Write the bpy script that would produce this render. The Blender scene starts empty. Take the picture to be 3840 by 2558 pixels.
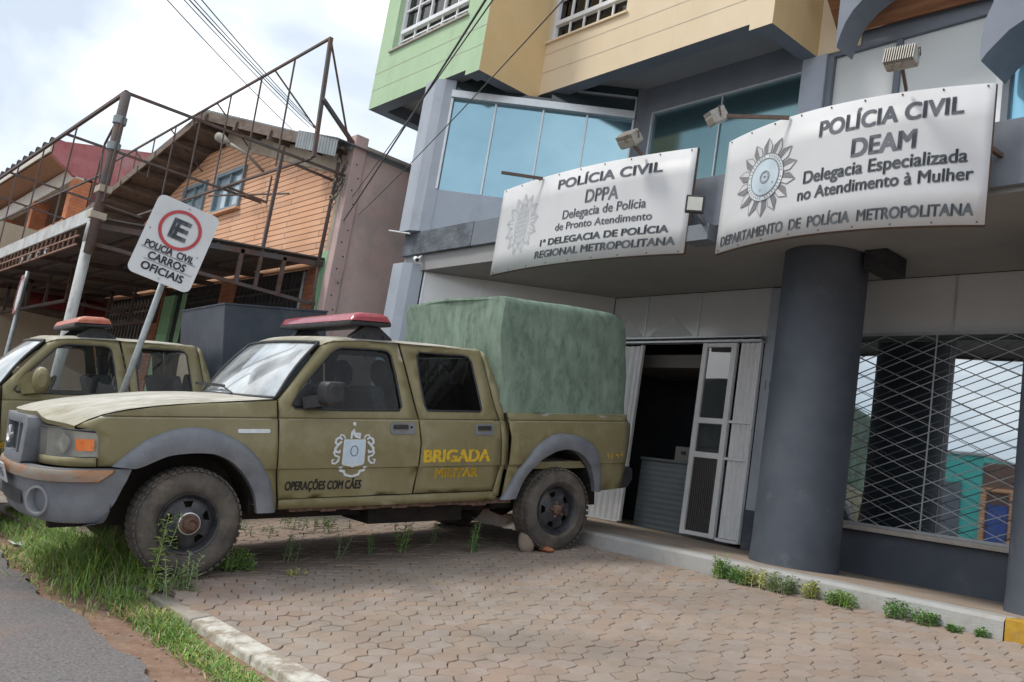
import bpy, bmesh, math, random
from math import sin, cos, pi, radians, sqrt, atan2
from mathutils import Vector, Matrix
from mathutils.geometry import delaunay_2d_cdt
import numpy as np
random.seed(7)
SC = bpy.context.scene
COL = SC.collection

# ------------------------------------------------------------------ camera
F_PX = 3400.0
CR = (0.64025955, 0.75153164, 0.1589588)       # camera right
CD = (-0.01452104, 0.21873917, -0.97567531)    # camera down
CF = (-0.76802139, 0.62237719, 0.15096286)     # camera forward
CAM = (0.0, 0.0, 1.466)
cam_d = bpy.data.cameras.new('camera')
cam = bpy.data.objects.new('camera', cam_d)
COL.objects.link(cam)
cam_d.sensor_width = 36.0
cam_d.lens = F_PX / 3840.0 * 36.0
cam_d.clip_start = 0.05
cam_d.clip_end = 3000
cam.matrix_world = Matrix(((CR[0], -CD[0], -CF[0], CAM[0]), (CR[1], -CD[1], -CF[1], CAM[1]),
                           (CR[2], -CD[2], -CF[2], CAM[2]), (0, 0, 0, 1)))
SC.camera = cam

# ------------------------------------------------------------------ sky, sun, exposure
SUN_EL, SUN_AZ = radians(52), atan2(-0.62, -0.5)        # azimuth of the sun in the xy plane
w = bpy.data.worlds.new('World'); SC.world = w; w.use_nodes = True
nt = w.node_tree; nt.nodes.clear()
def nd(tree, typ, **kw):
    n = tree.nodes.new(typ)
    for k, v in kw.items():
        if k.startswith('i_'):
            n.inputs[k[2:].replace('_', ' ')].default_value = v
        else: setattr(n, k, v)
    return n
sky = nd(nt, 'ShaderNodeTexSky', sky_type='NISHITA', sun_disc=False)
sky.sun_elevation = SUN_EL; sky.sun_rotation = pi/2 - SUN_AZ
bg1 = nd(nt, 'ShaderNodeBackground'); bg1.inputs[1].default_value = 0.10
nt.links.new(sky.outputs[0], bg1.inputs[0])
tc = nd(nt, 'ShaderNodeTexCoord')
mp = nd(nt, 'ShaderNodeMapping'); mp.inputs['Scale'].default_value = (1.0, 1.0, 2.0)
nt.links.new(tc.outputs['Generated'], mp.inputs[0])
no = nd(nt, 'ShaderNodeTexNoise'); no.inputs['Scale'].default_value = 2.6; no.inputs['Detail'].default_value = 5; no.inputs['Roughness'].default_value = .52
no.inputs['Distortion'].default_value = .35
nt.links.new(mp.outputs[0], no.inputs['Vector'])
rp = nd(nt, 'ShaderNodeValToRGB')
rp.color_ramp.elements[0].position = .40; rp.color_ramp.elements[0].color = (.44, .50, .585, 1)
rp.color_ramp.elements[1].position = .62; rp.color_ramp.elements[1].color = (1.0, 1.0, 1.0, 1)
e = rp.color_ramp.elements.new(.50); e.color = (.60, .65, .71, 1)
nt.links.new(no.outputs[0], rp.inputs[0])
bg2 = nd(nt, 'ShaderNodeBackground'); bg2.inputs[1].default_value = 1.0
nt.links.new(rp.outputs[0], bg2.inputs[0])
mx = nd(nt, 'ShaderNodeMixShader'); mx.inputs[0].default_value = .93
nt.links.new(bg1.outputs[0], mx.inputs[1]); nt.links.new(bg2.outputs[0], mx.inputs[2])
wo = nd(nt, 'ShaderNodeOutputWorld'); nt.links.new(mx.outputs[0], wo.inputs[0])
sl = bpy.data.lights.new('sun', 'SUN'); sl.energy = 1.3; sl.angle = radians(12); sl.color = (1.0, .95, .87)
so = bpy.data.objects.new('sun', sl); COL.objects.link(so)
sd = Vector((cos(SUN_EL)*cos(SUN_AZ), cos(SUN_EL)*sin(SUN_AZ), sin(SUN_EL)))
so.rotation_euler = sd.to_track_quat('Z', 'Y').to_euler(); so.location = sd*60
SC.view_settings.view_transform = 'Standard'; SC.view_settings.look = 'None'
SC.view_settings.exposure = 0.74; SC.view_settings.gamma = 1.0
SC.view_settings.use_curve_mapping = False
SC.render.engine = 'CYCLES'
SC.cycles.max_bounces = 8; SC.cycles.transparent_max_bounces = 16
SC.cycles.use_denoising = True

# ------------------------------------------------------------------ pixel rays (3840 px wide photograph) onto real planes
def ray(p):
    a, b = (p[0]-1920)/F_PX, (p[1]-1279)/F_PX
    return np.array([a*CR[i]+b*CD[i]+CF[i] for i in range(3)])
CA = np.array(CAM)
def onY(p, y): v = ray(p); return CA + y/v[1]*v
def onX(p, x): v = ray(p); return CA + x/v[0]*v
def onZ(p, z): v = ray(p); return CA + (z-CAM[2])/v[2]*v
def onG(p, off=0.0): v = ray(p); return CA + (-CAM[2]+off)/(v[2]-.164*v[1])*v     # paved slope
def atD(p, d): return CA + d*ray(p)
def zc(o, q, k=.29737): return (o[0]+q[0]*k, o[1]+q[1]*k)

# ------------------------------------------------------------------ materials
def mat(name, c1, c2=None, scale=6.0, rough=.7, metal=0.0, bump=0.0, bscale=60.0, spec=.5, detail=6.0,
        lo=.35, hi=.65, stretch=(1, 1, 1), dirt=None, dscale=1.5, dlo=.55, dhi=.75, updust=None, coat=0.0, dirt2=None, brick=None, wave=None, island=0.0, rough2=None):
    m = bpy.data.materials.new(name); m.use_nodes = True
    t = m.node_tree; b = t.nodes['Principled BSDF']; L = t.links.new
    b.inputs['Roughness'].default_value = rough; b.inputs['Metallic'].default_value = metal
    b.inputs['Specular IOR Level'].default_value = spec
    if coat: b.inputs['Coat Weight'].default_value = coat; b.inputs['Coat Roughness'].default_value = .12
    tcn = nd(t, 'ShaderNodeTexCoord'); mpn = nd(t, 'ShaderNodeMapping'); mpn.inputs['Scale'].default_value = stretch
    L(tcn.outputs['Object'], mpn.inputs[0])
    col = None
    if c2 is not None:
        n = nd(t, 'ShaderNodeTexNoise'); n.inputs['Scale'].default_value = scale; n.inputs['Detail'].default_value = detail; n.inputs['Roughness'].default_value = .62
        L(mpn.outputs[0], n.inputs['Vector'])
        r = nd(t, 'ShaderNodeMapRange'); r.inputs[1].default_value = lo; r.inputs[2].default_value = hi
        L(n.outputs[0], r.inputs[0])
        x = nd(t, 'ShaderNodeMix', data_type='RGBA'); x.inputs[6].default_value = (*c1, 1); x.inputs[7].default_value = (*c2, 1)
        L(r.outputs[0], x.inputs[0]); col = x.outputs[2]
        if rough2 is not None:
            rr = nd(t, 'ShaderNodeMapRange'); rr.inputs[3].default_value = rough; rr.inputs[4].default_value = rough2
            L(r.outputs[0], rr.inputs[0]); L(rr.outputs[0], b.inputs['Roughness'])
    else: b.inputs['Base Color'].default_value = (*c1, 1)
    def over(fac, c):
        nonlocal col
        x = nd(t, 'ShaderNodeMix', data_type='RGBA'); x.inputs[7].default_value = (*c, 1)
        if col is None: x.inputs[6].default_value = (*c1, 1)
        else: L(col, x.inputs[6])
        L(fac, x.inputs[0]); col = x.outputs[2]
    hgt = []
    if brick:                                   # (axis a, axis b, width, height, mortar colour, mortar size)
        sep = nd(t, 'ShaderNodeSeparateXYZ'); L(tcn.outputs['Object'], sep.inputs[0])
        cmb = nd(t, 'ShaderNodeCombineXYZ'); L(sep.outputs[brick[0]], cmb.inputs[0]); L(sep.outputs[brick[1]], cmb.inputs[1])
        br = nd(t, 'ShaderNodeTexBrick'); br.inputs['Scale'].default_value = 1.0
        br.inputs['Brick Width'].default_value = brick[2]; br.inputs['Row Height'].default_value = brick[3]
        br.inputs['Mortar Size'].default_value = brick[5]; br.inputs['Mortar Smooth'].default_value = .15
        br.inputs['Color1'].default_value = (.8, .8, .8, 1); br.inputs['Color2'].default_value = (1.1, 1.1, 1.1, 1); br.inputs['Mortar'].default_value = (1, 1, 1, 1)
        L(cmb.outputs[0], br.inputs['Vector'])
        mu = nd(t, 'ShaderNodeMix', data_type='RGBA', blend_type='MULTIPLY'); mu.inputs[0].default_value = .7
        if col is None: mu.inputs[6].default_value = (*c1, 1)
        else: L(col, mu.inputs[6])
        L(br.outputs['Color'], mu.inputs[7]); col = mu.outputs[2]
        over(br.outputs['Fac'], brick[4])
        iv = nd(t, 'ShaderNodeMath', operation='SUBTRACT'); iv.inputs[0].default_value = 1.0; L(br.outputs['Fac'], iv.inputs[1]); hgt.append((iv.outputs[0], .006))
    if wave:                                    # (axis, period, depth)
        sep = nd(t, 'ShaderNodeSeparateXYZ'); L(tcn.outputs['Object'], sep.inputs[0])
        ml = nd(t, 'ShaderNodeMath', operation='MULTIPLY'); ml.inputs[1].default_value = 2*pi/wave[1]; L(sep.outputs[wave[0]], ml.inputs[0])
        sn = nd(t, 'ShaderNodeMath', operation='SINE'); L(ml.outputs[0], sn.inputs[0]); hgt.append((sn.outputs[0], wave[2]))
    if island:
        g = nd(t, 'ShaderNodeNewGeometry')
        mr = nd(t, 'ShaderNodeMapRange'); mr.inputs[3].default_value = 1-island; mr.inputs[4].default_value = 1+island
        L(g.outputs['Random Per Island'], mr.inputs[0])
        hs = nd(t, 'ShaderNodeHueSaturation'); L(mr.outputs[0], hs.inputs['Value'])
        m3 = nd(t, 'ShaderNodeMath', operation='MULTIPLY'); m3.inputs[1].default_value = 7.31; L(g.outputs['Random Per Island'], m3.inputs[0])
        fr = nd(t, 'ShaderNodeMath', operation='FRACT'); L(m3.outputs[0], fr.inputs[0])
        mr2 = nd(t, 'ShaderNodeMapRange'); mr2.inputs[3].default_value = .75; mr2.inputs[4].default_value = 1.2; L(fr.outputs[0], mr2.inputs[0]); L(mr2.outputs[0], hs.inputs['Saturation'])
        if col is None: hs.inputs['Color'].default_value = (*c1, 1)
        else: L(col, hs.inputs['Color'])
        col = hs.outputs[0]
    if dirt is not None:
        n = nd(t, 'ShaderNodeTexNoise'); n.inputs['Scale'].default_value = dscale; n.inputs['Detail'].default_value = 9; n.inputs['Roughness'].default_value = .7
        L(mpn.outputs[0], n.inputs['Vector'])
        r = nd(t, 'ShaderNodeMapRange'); r.inputs[1].default_value = dlo; r.inputs[2].default_value = dhi; L(n.outputs[0], r.inputs[0])
        over(r.outputs[0], dirt)
    if dirt2 is not None:                       # (colour, scale, low, high, stretch): a second, larger or streakier stain
        m5 = nd(t, 'ShaderNodeMapping'); m5.inputs['Scale'].default_value = dirt2[4]; m5.inputs['Location'].default_value = (3.3, 1.7, 5.1); L(tcn.outputs['Object'], m5.inputs[0])
        n = nd(t, 'ShaderNodeTexNoise'); n.inputs['Scale'].default_value = dirt2[1]; n.inputs['Detail'].default_value = 10; n.inputs['Roughness'].default_value = .66; L(m5.outputs[0], n.inputs['Vector'])
        r = nd(t, 'ShaderNodeMapRange'); r.inputs[1].default_value = dirt2[2]; r.inputs[2].default_value = dirt2[3]; r.inputs[4].default_value = .8; L(n.outputs[0], r.inputs[0])
        over(r.outputs[0], dirt2[0])
    if updust is not None:                      # dust that has settled on faces that look up
        g = nd(t, 'ShaderNodeNewGeometry'); sep = nd(t, 'ShaderNodeSeparateXYZ'); L(g.outputs['Normal'], sep.inputs[0])
        r = nd(t, 'ShaderNodeMapRange'); r.inputs[1].default_value = .72; r.inputs[2].default_value = .97; L(sep.outputs[2], r.inputs[0])
        mu_ = nd(t, 'ShaderNodeMapping'); mu_.inputs['Scale'].default_value = (.7, 2.6, 1); L(tcn.outputs['Object'], mu_.inputs[0])
        n = nd(t, 'ShaderNodeTexNoise'); n.inputs['Scale'].default_value = 6; n.inputs['Detail'].default_value = 12; n.inputs['Roughness'].default_value = .68; L(mu_.outputs[0], n.inputs['Vector'])
        r2 = nd(t, 'ShaderNodeMapRange'); r2.inputs[1].default_value = .36; r2.inputs[2].default_value = .60; r2.inputs[3].default_value = .25; L(n.outputs[0], r2.inputs[0])
        mm = nd(t, 'ShaderNodeMath', operation='MULTIPLY'); L(r.outputs[0], mm.inputs[0]); L(r2.outputs[0], mm.inputs[1])
        m2 = nd(t, 'ShaderNodeMath', operation='MULTIPLY'); L(mm.outputs[0], m2.inputs[0]); m2.inputs[1].default_value = .92
        over(m2.outputs[0], updust)
    if col is not None: L(col, b.inputs['Base Color'])
    if bump:
        n = nd(t, 'ShaderNodeTexNoise'); n.inputs['Scale'].default_value = bscale; n.inputs['Detail'].default_value = 5
        L(mpn.outputs[0], n.inputs['Vector']); hgt.append((n.outputs[0], bump))
    prev = None
    for h, d in hgt:
        bn = nd(t, 'ShaderNodeBump'); bn.inputs['Strength'].default_value = 1.0; bn.inputs['Distance'].default_value = d
        L(h, bn.inputs['Height'])
        if prev: L(prev, bn.inputs['Normal'])
        prev = bn.outputs[0]
    if prev: L(prev, b.inputs['Normal'])
    return m
def glass(name, tint, refl=(1, 1, 1), ior=1.5, rough=.02, film=0.0, filmc=(.5, .5, .5)):
    """thin pane: see-through tint + a fresnel reflection, and a film of dust, paint or painted reflection that hides part of what is behind"""
    m = bpy.data.materials.new(name); m.use_nodes = True
    t = m.node_tree; t.nodes.clear(); L = t.links.new
    tr = nd(t, 'ShaderNodeBsdfTransparent'); tr.inputs[0].default_value = (*tint, 1)
    gl = nd(t, 'ShaderNodeBsdfGlossy'); gl.inputs['Roughness'].default_value = rough; gl.inputs[0].default_value = (*refl, 1)
    fr = nd(t, 'ShaderNodeFresnel'); fr.inputs[0].default_value = ior
    x = nd(t, 'ShaderNodeMixShader'); L(fr.outputs[0], x.inputs[0])
    src = tr.outputs[0]
    if film:
        df = nd(t, 'ShaderNodeBsdfDiffuse'); df.inputs[0].default_value = (*filmc, 1)
        tcn = nd(t, 'ShaderNodeTexCoord')
        n = nd(t, 'ShaderNodeTexNoise'); n.inputs['Scale'].default_value = 3.5; n.inputs['Detail'].default_value = 8; L(tcn.outputs['Object'], n.inputs['Vector'])
        r = nd(t, 'ShaderNodeMapRange'); r.inputs[1].default_value = .3; r.inputs[2].default_value = .7; r.inputs[3].default_value = film*.5; r.inputs[4].default_value = min(1, film*1.5)
        L(n.outputs[0], r.inputs[0])
        x2 = nd(t, 'ShaderNodeMixShader'); L(r.outputs[0], x2.inputs[0]); L(tr.outputs[0], x2.inputs[1]); L(df.outputs[0], x2.inputs[2]); src = x2.outputs[0]
    L(src, x.inputs[1]); L(gl.outputs[0], x.inputs[2])
    o = nd(t, 'ShaderNodeOutputMaterial'); L(x.outputs[0], o.inputs[0])
    return m

# ------------------------------------------------------------------ mesh builder
class MB:
    def __init__(s): s.v = []; s.f = []
    def add(s, vs, fs):
        o = len(s.v); s.v += [tuple(float(c) for c in p) for p in vs]; s.f += [tuple(i+o for i in f) for f in fs]; return s
    def box(s, p0, p1):
        x0, y0, z0 = [min(a, b) for a, b in zip(p0, p1)]; x1, y1, z1 = [max(a, b) for a, b in zip(p0, p1)]
        return s.add([(x0,y0,z0),(x1,y0,z0),(x1,y1,z0),(x0,y1,z0),(x0,y0,z1),(x1,y0,z1),(x1,y1,z1),(x0,y1,z1)],
                     [(0,3,2,1),(4,5,6,7),(0,1,5,4),(1,2,6,5),(2,3,7,6),(3,0,4,7)])
    def obox(s, c, ax, hs):                     # oriented box: centre, three axes, half sizes
        c = np.array(c); A = [np.array(a)*h for a, h in zip(ax, hs)]
        vs = [c+sx*A[0]+sy*A[1]+sz*A[2] for sz in (-1,1) for sx, sy in ((-1,-1),(1,-1),(1,1),(-1,1))]
        return s.add(vs, [(0,3,2,1),(4,5,6,7),(0,1,5,4),(1,2,6,5),(2,3,7,6),(3,0,4,7)])
    def bar(s, a, b, w, h=None, up=(0,0,1)):    # square bar from a to b
        a = np.array(a, float); b = np.array(b, float); d = b-a; L = np.linalg.norm(d); d = d/L
        u = np.array(up, float)
        if abs(d@u) > .95: u = np.array([1., 0, 0]) if abs(d[0]) < .9 else np.array([0, 1., 0])
        x = np.cross(d, u); x /= np.linalg.norm(x); y = np.cross(x, d)
        return s.obox((a+b)/2, (x, y, d), (w/2, (h or w)/2, L/2))
    def tube(s, pts, r, n=8, cap=True):
        pts = [np.array(p, float) for p in pts]; rr = r if isinstance(r, (list, tuple)) else [r]*len(pts)
        o = len(s.v); prev = None
        for i, p in enumerate(pts):
            d = pts[min(i+1, len(pts)-1)]-pts[max(i-1, 0)]; d = d/(np.linalg.norm(d)+1e-9)
            if prev is None:
                u = np.array([0, 0, 1.]) if abs(d[2]) < .9 else np.array([1., 0, 0])
            else: u = prev
            x = u-(u@d)*d; x /= np.linalg.norm(x); y = np.cross(d, x); prev = x
            for k in range(n):
                a = 2*pi*k/n; q = p+rr[i]*(cos(a)*x+sin(a)*y); s.v.append(tuple(q))
        for i in range(len(pts)-1):
            for k in range(n):
                a = o+i*n+k; b = o+i*n+(k+1) % n; s.f.append((a, b, b+n, a+n))
        if cap:
            s.f.append(tuple(o+k for k in range(n))[::-1]); s.f.append(tuple(o+(len(pts)-1)*n+k for k in range(n)))
        return s
    def lathe(s, c, ax, prof, n=32, closed=False):      # profile [(r, t)] round axis ax through c
        c = np.array(c, float); ax = np.array(ax, float); ax /= np.linalg.norm(ax)
        u = np.array([0, 0, 1.]) if abs(ax[2]) < .9 else np.array([1., 0, 0]); x = np.cross(u, ax); x /= np.linalg.norm(x); y = np.cross(ax, x)
        o = len(s.v); m = len(prof)
        for r, t in prof:
            for k in range(n):
                a = 2*pi*k/n; s.v.append(tuple(c+ax*t+r*(cos(a)*x+sin(a)*y)))
        for i in range(m-1 if not closed else m):
            j = (i+1) % m
            for k in range(n):
                k2 = (k+1) % n; s.f.append((o+i*n+k, o+i*n+k2, o+j*n+k2, o+j*n+k))
        return s
    def disc(s, c, ax, r, n=32):
        c = np.array(c, float); ax = np.array(ax, float); ax /= np.linalg.norm(ax)
        u = np.array([0, 0, 1.]) if abs(ax[2]) < .9 else np.array([1., 0, 0]); x = np.cross(u, ax); x /= np.linalg.norm(x); y = np.cross(ax, x)
        o = len(s.v)
        s.v += [tuple(c+r*(cos(2*pi*k/n)*x+sin(2*pi*k/n)*y)) for k in range(n)]; s.f.append(tuple(range(o, o+n))); return s
    def prism(s, poly, fmap, d0, d1):           # poly of 2D points; fmap(a, b, depth) -> 3D
        n = len(poly); o = len(s.v)
        s.v += [tuple(fmap(a, b, d0)) for a, b in poly]+[tuple(fmap(a, b, d1)) for a, b in poly]
        s.f.append(tuple(range(o, o+n))[::-1]); s.f.append(tuple(range(o+n, o+2*n)))
        for k in range(n): s.f.append((o+k, o+(k+1) % n, o+n+(k+1) % n, o+n+k))
        return s
    def grid(s, P):                             # rows of points
        o = len(s.v); m = len(P[0])
        for r in P: s.v += [tuple(float(c) for c in p) for p in r]
        for i in range(len(P)-1):
            for j in range(m-1): s.f.append((o+i*m+j, o+i*m+j+1, o+(i+1)*m+j+1, o+(i+1)*m+j))
        return s
    def quad(s, a, b, c, d): return s.add([a, b, c, d], [(0, 1, 2, 3)])
    def xf(s, fn): s.v = [tuple(fn(*p)) for p in s.v]; return s
    def build(s, name, m, parent=None, smooth=False, bevel=0, solid=0, local=False, auto=None):
        me = bpy.data.meshes.new(name); vs = s.v
        if parent is not None and not local:
            inv = FR[parent.name].inverted() if parent.name in FR else Matrix()
            vs = [tuple(inv @ Vector(p)) for p in vs]
        me.from_pydata(vs, [], s.f)
        bm = bmesh.new(); bm.from_mesh(me); bmesh.ops.recalc_face_normals(bm, faces=bm.faces)
        if solid:                                # thicken away from the visible side
            ar = sum((f.normal*f.calc_area() for f in bm.faces), Vector()); cn = sum((f.calc_center_median()*f.calc_area() for f in bm.faces), Vector())/max(1e-9, sum(f.calc_area() for f in bm.faces))
            ref = (cn-Vector((1.5, .88, .9))) if local else (Vector(CAM)-(FR[parent.name] @ cn if parent is not None and parent.name in FR else cn))
            if ar.dot(ref) < 0: bmesh.ops.reverse_faces(bm, faces=bm.faces)
        bm.to_mesh(me); bm.free()
        me.materials.append(m)
        if smooth or auto:
            me.polygons.foreach_set('use_smooth', [True]*len(me.polygons))
            if auto: me.set_sharp_from_angle(angle=radians(auto))
        o = bpy.data.objects.new(name, me); COL.objects.link(o)
        if parent is not None: o.parent = parent; FR[o.name] = FR.get(parent.name, Matrix())
        if solid:
            md = o.modifiers.new('solid', 'SOLIDIFY'); md.thickness = solid; md.offset = -1
        if bevel:
            md = o.modifiers.new('bevel', 'BEVEL'); md.width = bevel; md.segments = 2; md.limit_method = 'ANGLE'; md.angle_limit = radians(40)
        return o
FR = {}
def lerp(a, b, t): return a+(b-a)*t
def thing(name, label, cat, loc=(0, 0, 0), mtx=None, group=None):
    o = bpy.data.objects.new(name, None); COL.objects.link(o); o.empty_display_size = .2
    m = mtx if mtx is not None else Matrix.Translation(loc)
    o.matrix_world = m; FR[o.name] = m.copy(); o['label'] = label; o['category'] = cat
    if group: o['group'] = group
    return o
def tag(o, label, cat, group=None):
    o['label'] = label; o['category'] = cat
    if group: o['group'] = group
    return o
def struct(o): o['kind'] = 'structure'; return o
def txt(s, bold=0.0, shear=0.0):
    """text as flat triangles, normalised: x from 0 to 1, y in cap heights from the baseline"""
    c = bpy.data.curves.new('t', 'FONT'); c.body = s; c.size = 1.0; c.shear = shear; c.resolution_u = 4; c.fill_mode = 'FRONT'
    o = bpy.data.objects.new('t', c); COL.objects.link(o)
    dg = bpy.context.evaluated_depsgraph_get(); me = o.evaluated_get(dg).to_mesh()
    vs = np.array([tuple(v.co) for v in me.vertices]); fs = [tuple(p.vertices) for p in me.polygons]
    o.evaluated_get(dg).to_mesh_clear(); bpy.data.objects.remove(o); bpy.data.curves.remove(c)
    c2 = bpy.data.curves.new('t', 'FONT'); c2.body = 'E'
    o = bpy.data.objects.new('t', c2); COL.objects.link(o); dg = bpy.context.evaluated_depsgraph_get(); me = o.evaluated_get(dg).to_mesh()
    cap = max(v.co.y for v in me.vertices); o.evaluated_get(dg).to_mesh_clear(); bpy.data.objects.remove(o); bpy.data.curves.remove(c2)
    x0, x1 = vs[:, 0].min(), vs[:, 0].max()
    V = [((x-x0)/(x1-x0), y/cap) for x, y in vs[:, :2]]
    if not bold: return V, fs
    out = []; F = []; ex = bold*.75/(x1-x0); ey = bold*.45/cap          # heavier strokes: the same letters shifted a little each way
    for dx, dy in ((-ex, -ey), (ex, ey), (-ex, ey), (ex, -ey)):
        o = len(out); out += [(x+dx, y+dy) for x, y in V]; F += [tuple(i+o for i in f) for f in fs]
    return out, F
def panel(outline, holes=(), step=.09, lines=()):
    """triangulated sheet over a 2D outline with holes, with inner grid points so that it can be bent"""
    def inside(p, poly):
        c = False; n = len(poly)
        for i in range(n):
            (x1, y1), (x2, y2) = poly[i], poly[(i+1) % n]
            if (y1 > p[1]) != (y2 > p[1]) and p[0] < (x2-x1)*(p[1]-y1)/(y2-y1)+x1: c = not c
        return c
    def dens(poly):
        out = []
        for i in range(len(poly)):
            a, b = poly[i], poly[(i+1) % len(poly)]; n = max(1, int(math.hypot(a[0]-b[0], a[1]-b[1])/step))
            out += [(a[0]+(b[0]-a[0])*k/n, a[1]+(b[1]-a[1])*k/n) for k in range(n)]
        return out
    O = dens(outline); H = [dens(h) for h in holes]; vs = []; es = []
    for poly in [O]+H:
        o = len(vs); vs += poly; es += [(o+i, o+(i+1) % len(poly)) for i in range(len(poly))]
    nb = len(vs)
    for l in lines:                             # creases run as edges right across the sheet
        row = sorted((x, i) for i, (x, y) in enumerate(vs[:nb]) if abs(y-l) < 1e-7)
        for (xa, ia), (xb, ib) in zip(row[:-1], row[1:]):
            if xb-xa < 1e-5: continue
            m = ((xa+xb)/2, l)
            if not inside(m, O) or any(inside(m, h) for h in H): continue
            n = max(1, int((xb-xa)/step)); prev = ia
            for k in range(1, n): vs.append((xa+(xb-xa)*k/n, l)); es.append((prev, len(vs)-1)); prev = len(vs)-1
            es.append((prev, ib))
    B = np.array(vs)
    x0, y0 = B.min(0); x1, y1 = B.max(0)
    gx = np.arange(x0+step/2, x1, step); gy = np.arange(y0+step/2, y1, step)
    for a in gx:
        for b in gy:
            if inside((a, b), O) and not any(inside((a, b), h) for h in H) and np.min((B[:, 0]-a)**2+(B[:, 1]-b)**2) > (step*.4)**2: vs.append((a, b))
    r = delaunay_2d_cdt([Vector(p) for p in vs], es, [], 0, 1e-6)
    V = [tuple(p) for p in r[0]]; T = []
    for f in r[2]:
        c = (sum(V[i][0] for i in f)/len(f), sum(V[i][1] for i in f)/len(f))
        if inside(c, O) and not any(inside(c, h) for h in H): T.append(tuple(f))
    return V, T
def rrect(x0, y0, x1, y1, r, n=5):
    p = []
    for cx, cy, a0 in ((x1-r, y1-r, 0), (x0+r, y1-r, 90), (x0+r, y0+r, 180), (x1-r, y0+r, 270)):
        p += [(cx+r*cos(radians(a0+90*k/n)), cy+r*sin(radians(a0+90*k/n))) for k in range(n+1)]
    return p
# ------------------------------------------------------------------ materials shared by several things
M_paint = mat('olive_paint', (.195, .168, .078), (.245, .215, .115), 2.4, rough=.36, rough2=.55, bump=.0006, bscale=9, dirt=(.33, .30, .19), dscale=2.6, dlo=.50, dhi=.80, updust=(.64, .62, .57), spec=.4)
M_grey = mat('grey_plastic', (.135, .145, .165), (.20, .21, .23), 5, rough=.55, bump=.0008, bscale=160, dirt=(.30, .28, .24), dscale=3, dlo=.58, dhi=.85)
M_black = mat('black_plastic', (.018, .019, .022), (.04, .04, .043), 12, rough=.55)
M_under = mat('underbody', (.012, .011, .010), (.035, .024, .017), 6, rough=.9)
M_rubber = mat('tyre_rubber', (.055, .049, .043), (.12, .105, .09), 5, rough=.9, bump=.002, bscale=90, dirt=(.19, .15, .115), dscale=6, dlo=.5, dhi=.75)
M_rim = mat('black_steel_rim', (.022, .024, .03), (.06, .06, .065), 14, rough=.42, dirt=(.12, .09, .065), dscale=9, dlo=.55, dhi=.75)
M_rust = mat('rusty_metal', (.10, .045, .028), (.20, .13, .10), 22, rough=.85, bump=.003, bscale=80)
M_bump = mat('rusted_bumper_steel', (.30, .27, .23), (.36, .19, .10), 4, rough=.5, metal=.25, lo=.42, hi=.58, dirt=(.23, .085, .035), dscale=5, dlo=.56, dhi=.66, stretch=(1, 1, 3))
M_chrome = mat('reflector', (.80, .80, .80), (.62, .62, .62), 8, rough=.38, metal=.75)
M_orange = mat('indicator_orange', (.75, .17, .03), (.85, .26, .06), 30, rough=.25, coat=.5)
M_red = mat('red_lens', (.28, .014, .03), (.38, .03, .05), 8, rough=.25, coat=.5, updust=(.42, .11, .12))
M_redold = mat('faded_red_lens', (.42, .08, .05), (.52, .2, .12), 9, rough=.4, updust=(.6, .36, .27))
M_white = mat('white_decal', (.72, .76, .78), (.58, .63, .66), 25, rough=.5)
M_pale = mat('pale_blue_decal', (.50, .63, .74), (.60, .71, .80), 14, rough=.5)
M_navy = mat('navy_decal', (.05, .09, .14))
M_yel = mat('worn_yellow_decal', (.75, .50, .03), (.66, .42, .03), 20, rough=.5, dirt=(.24, .205, .085), dscale=13, dlo=.555, dhi=.60)
M_yel2 = mat('worn_small_yellow_decal', (.72, .46, .03), (.64, .40, .03), 20, rough=.5, dirt=(.24, .205, .085), dscale=17, dlo=.64, dhi=.68)
M_ink = mat('black_lettering', (.02, .022, .022), (.05, .05, .045), 30, rough=.5)
M_seat = mat('dark_seat_cloth', (.03, .033, .04), (.05, .055, .062), 30, rough=.9)
M_canvas = mat('green_canvas', (.13, .19, .145), (.215, .295, .23), 7.0, rough=.9, bump=.003, bscale=90, lo=.36, hi=.66, detail=14, stretch=(1.6, 1.6, .8), dirt2=((.27, .355, .28), 2.2, .52, .75, (1.5, 1.5, .35)), dirt=(.10, .14, .11), dscale=9, dlo=.50, dhi=.68)
M_navybox = mat('navy_steel_box', (.030, .042, .062), (.055, .068, .09), 4, rough=.5, dirt=(.10, .11, .125), dscale=2.5, dlo=.55, dhi=.8)
M_gl_clear = glass('car_glass', (.88, .92, .92), ior=1.32, film=.012, filmc=(.35, .37, .37))
M_gl_dark = glass('tinted_car_glass', (.16, .19, .20), ior=1.28, film=.03, filmc=(.2, .2, .2))
M_gl_ws = glass('windscreen_glass', (.5, .55, .55), ior=2.4, film=.55, filmc=(.74, .79, .81))  # bluish white film: dust, with the mirrored sky put into its colour
M_gl_lens = glass('headlight_lens', (.9, .9, .86), ior=1.45, film=.16, filmc=(.66, .65, .58))

mat_grille = mat('grille_mesh_plastic', (.03, .032, .037), (.06, .062, .07), 40, rough=.6, wave=(1, .022, .004))
M_greylight = mat('pale_grey_plastic', (.22, .23, .245), (.28, .285, .29), 8, rough=.6)
M_plate = mat('plate_white', (.62, .66, .68), (.5, .53, .55), 20, rough=.4, metal=.2)
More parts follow.
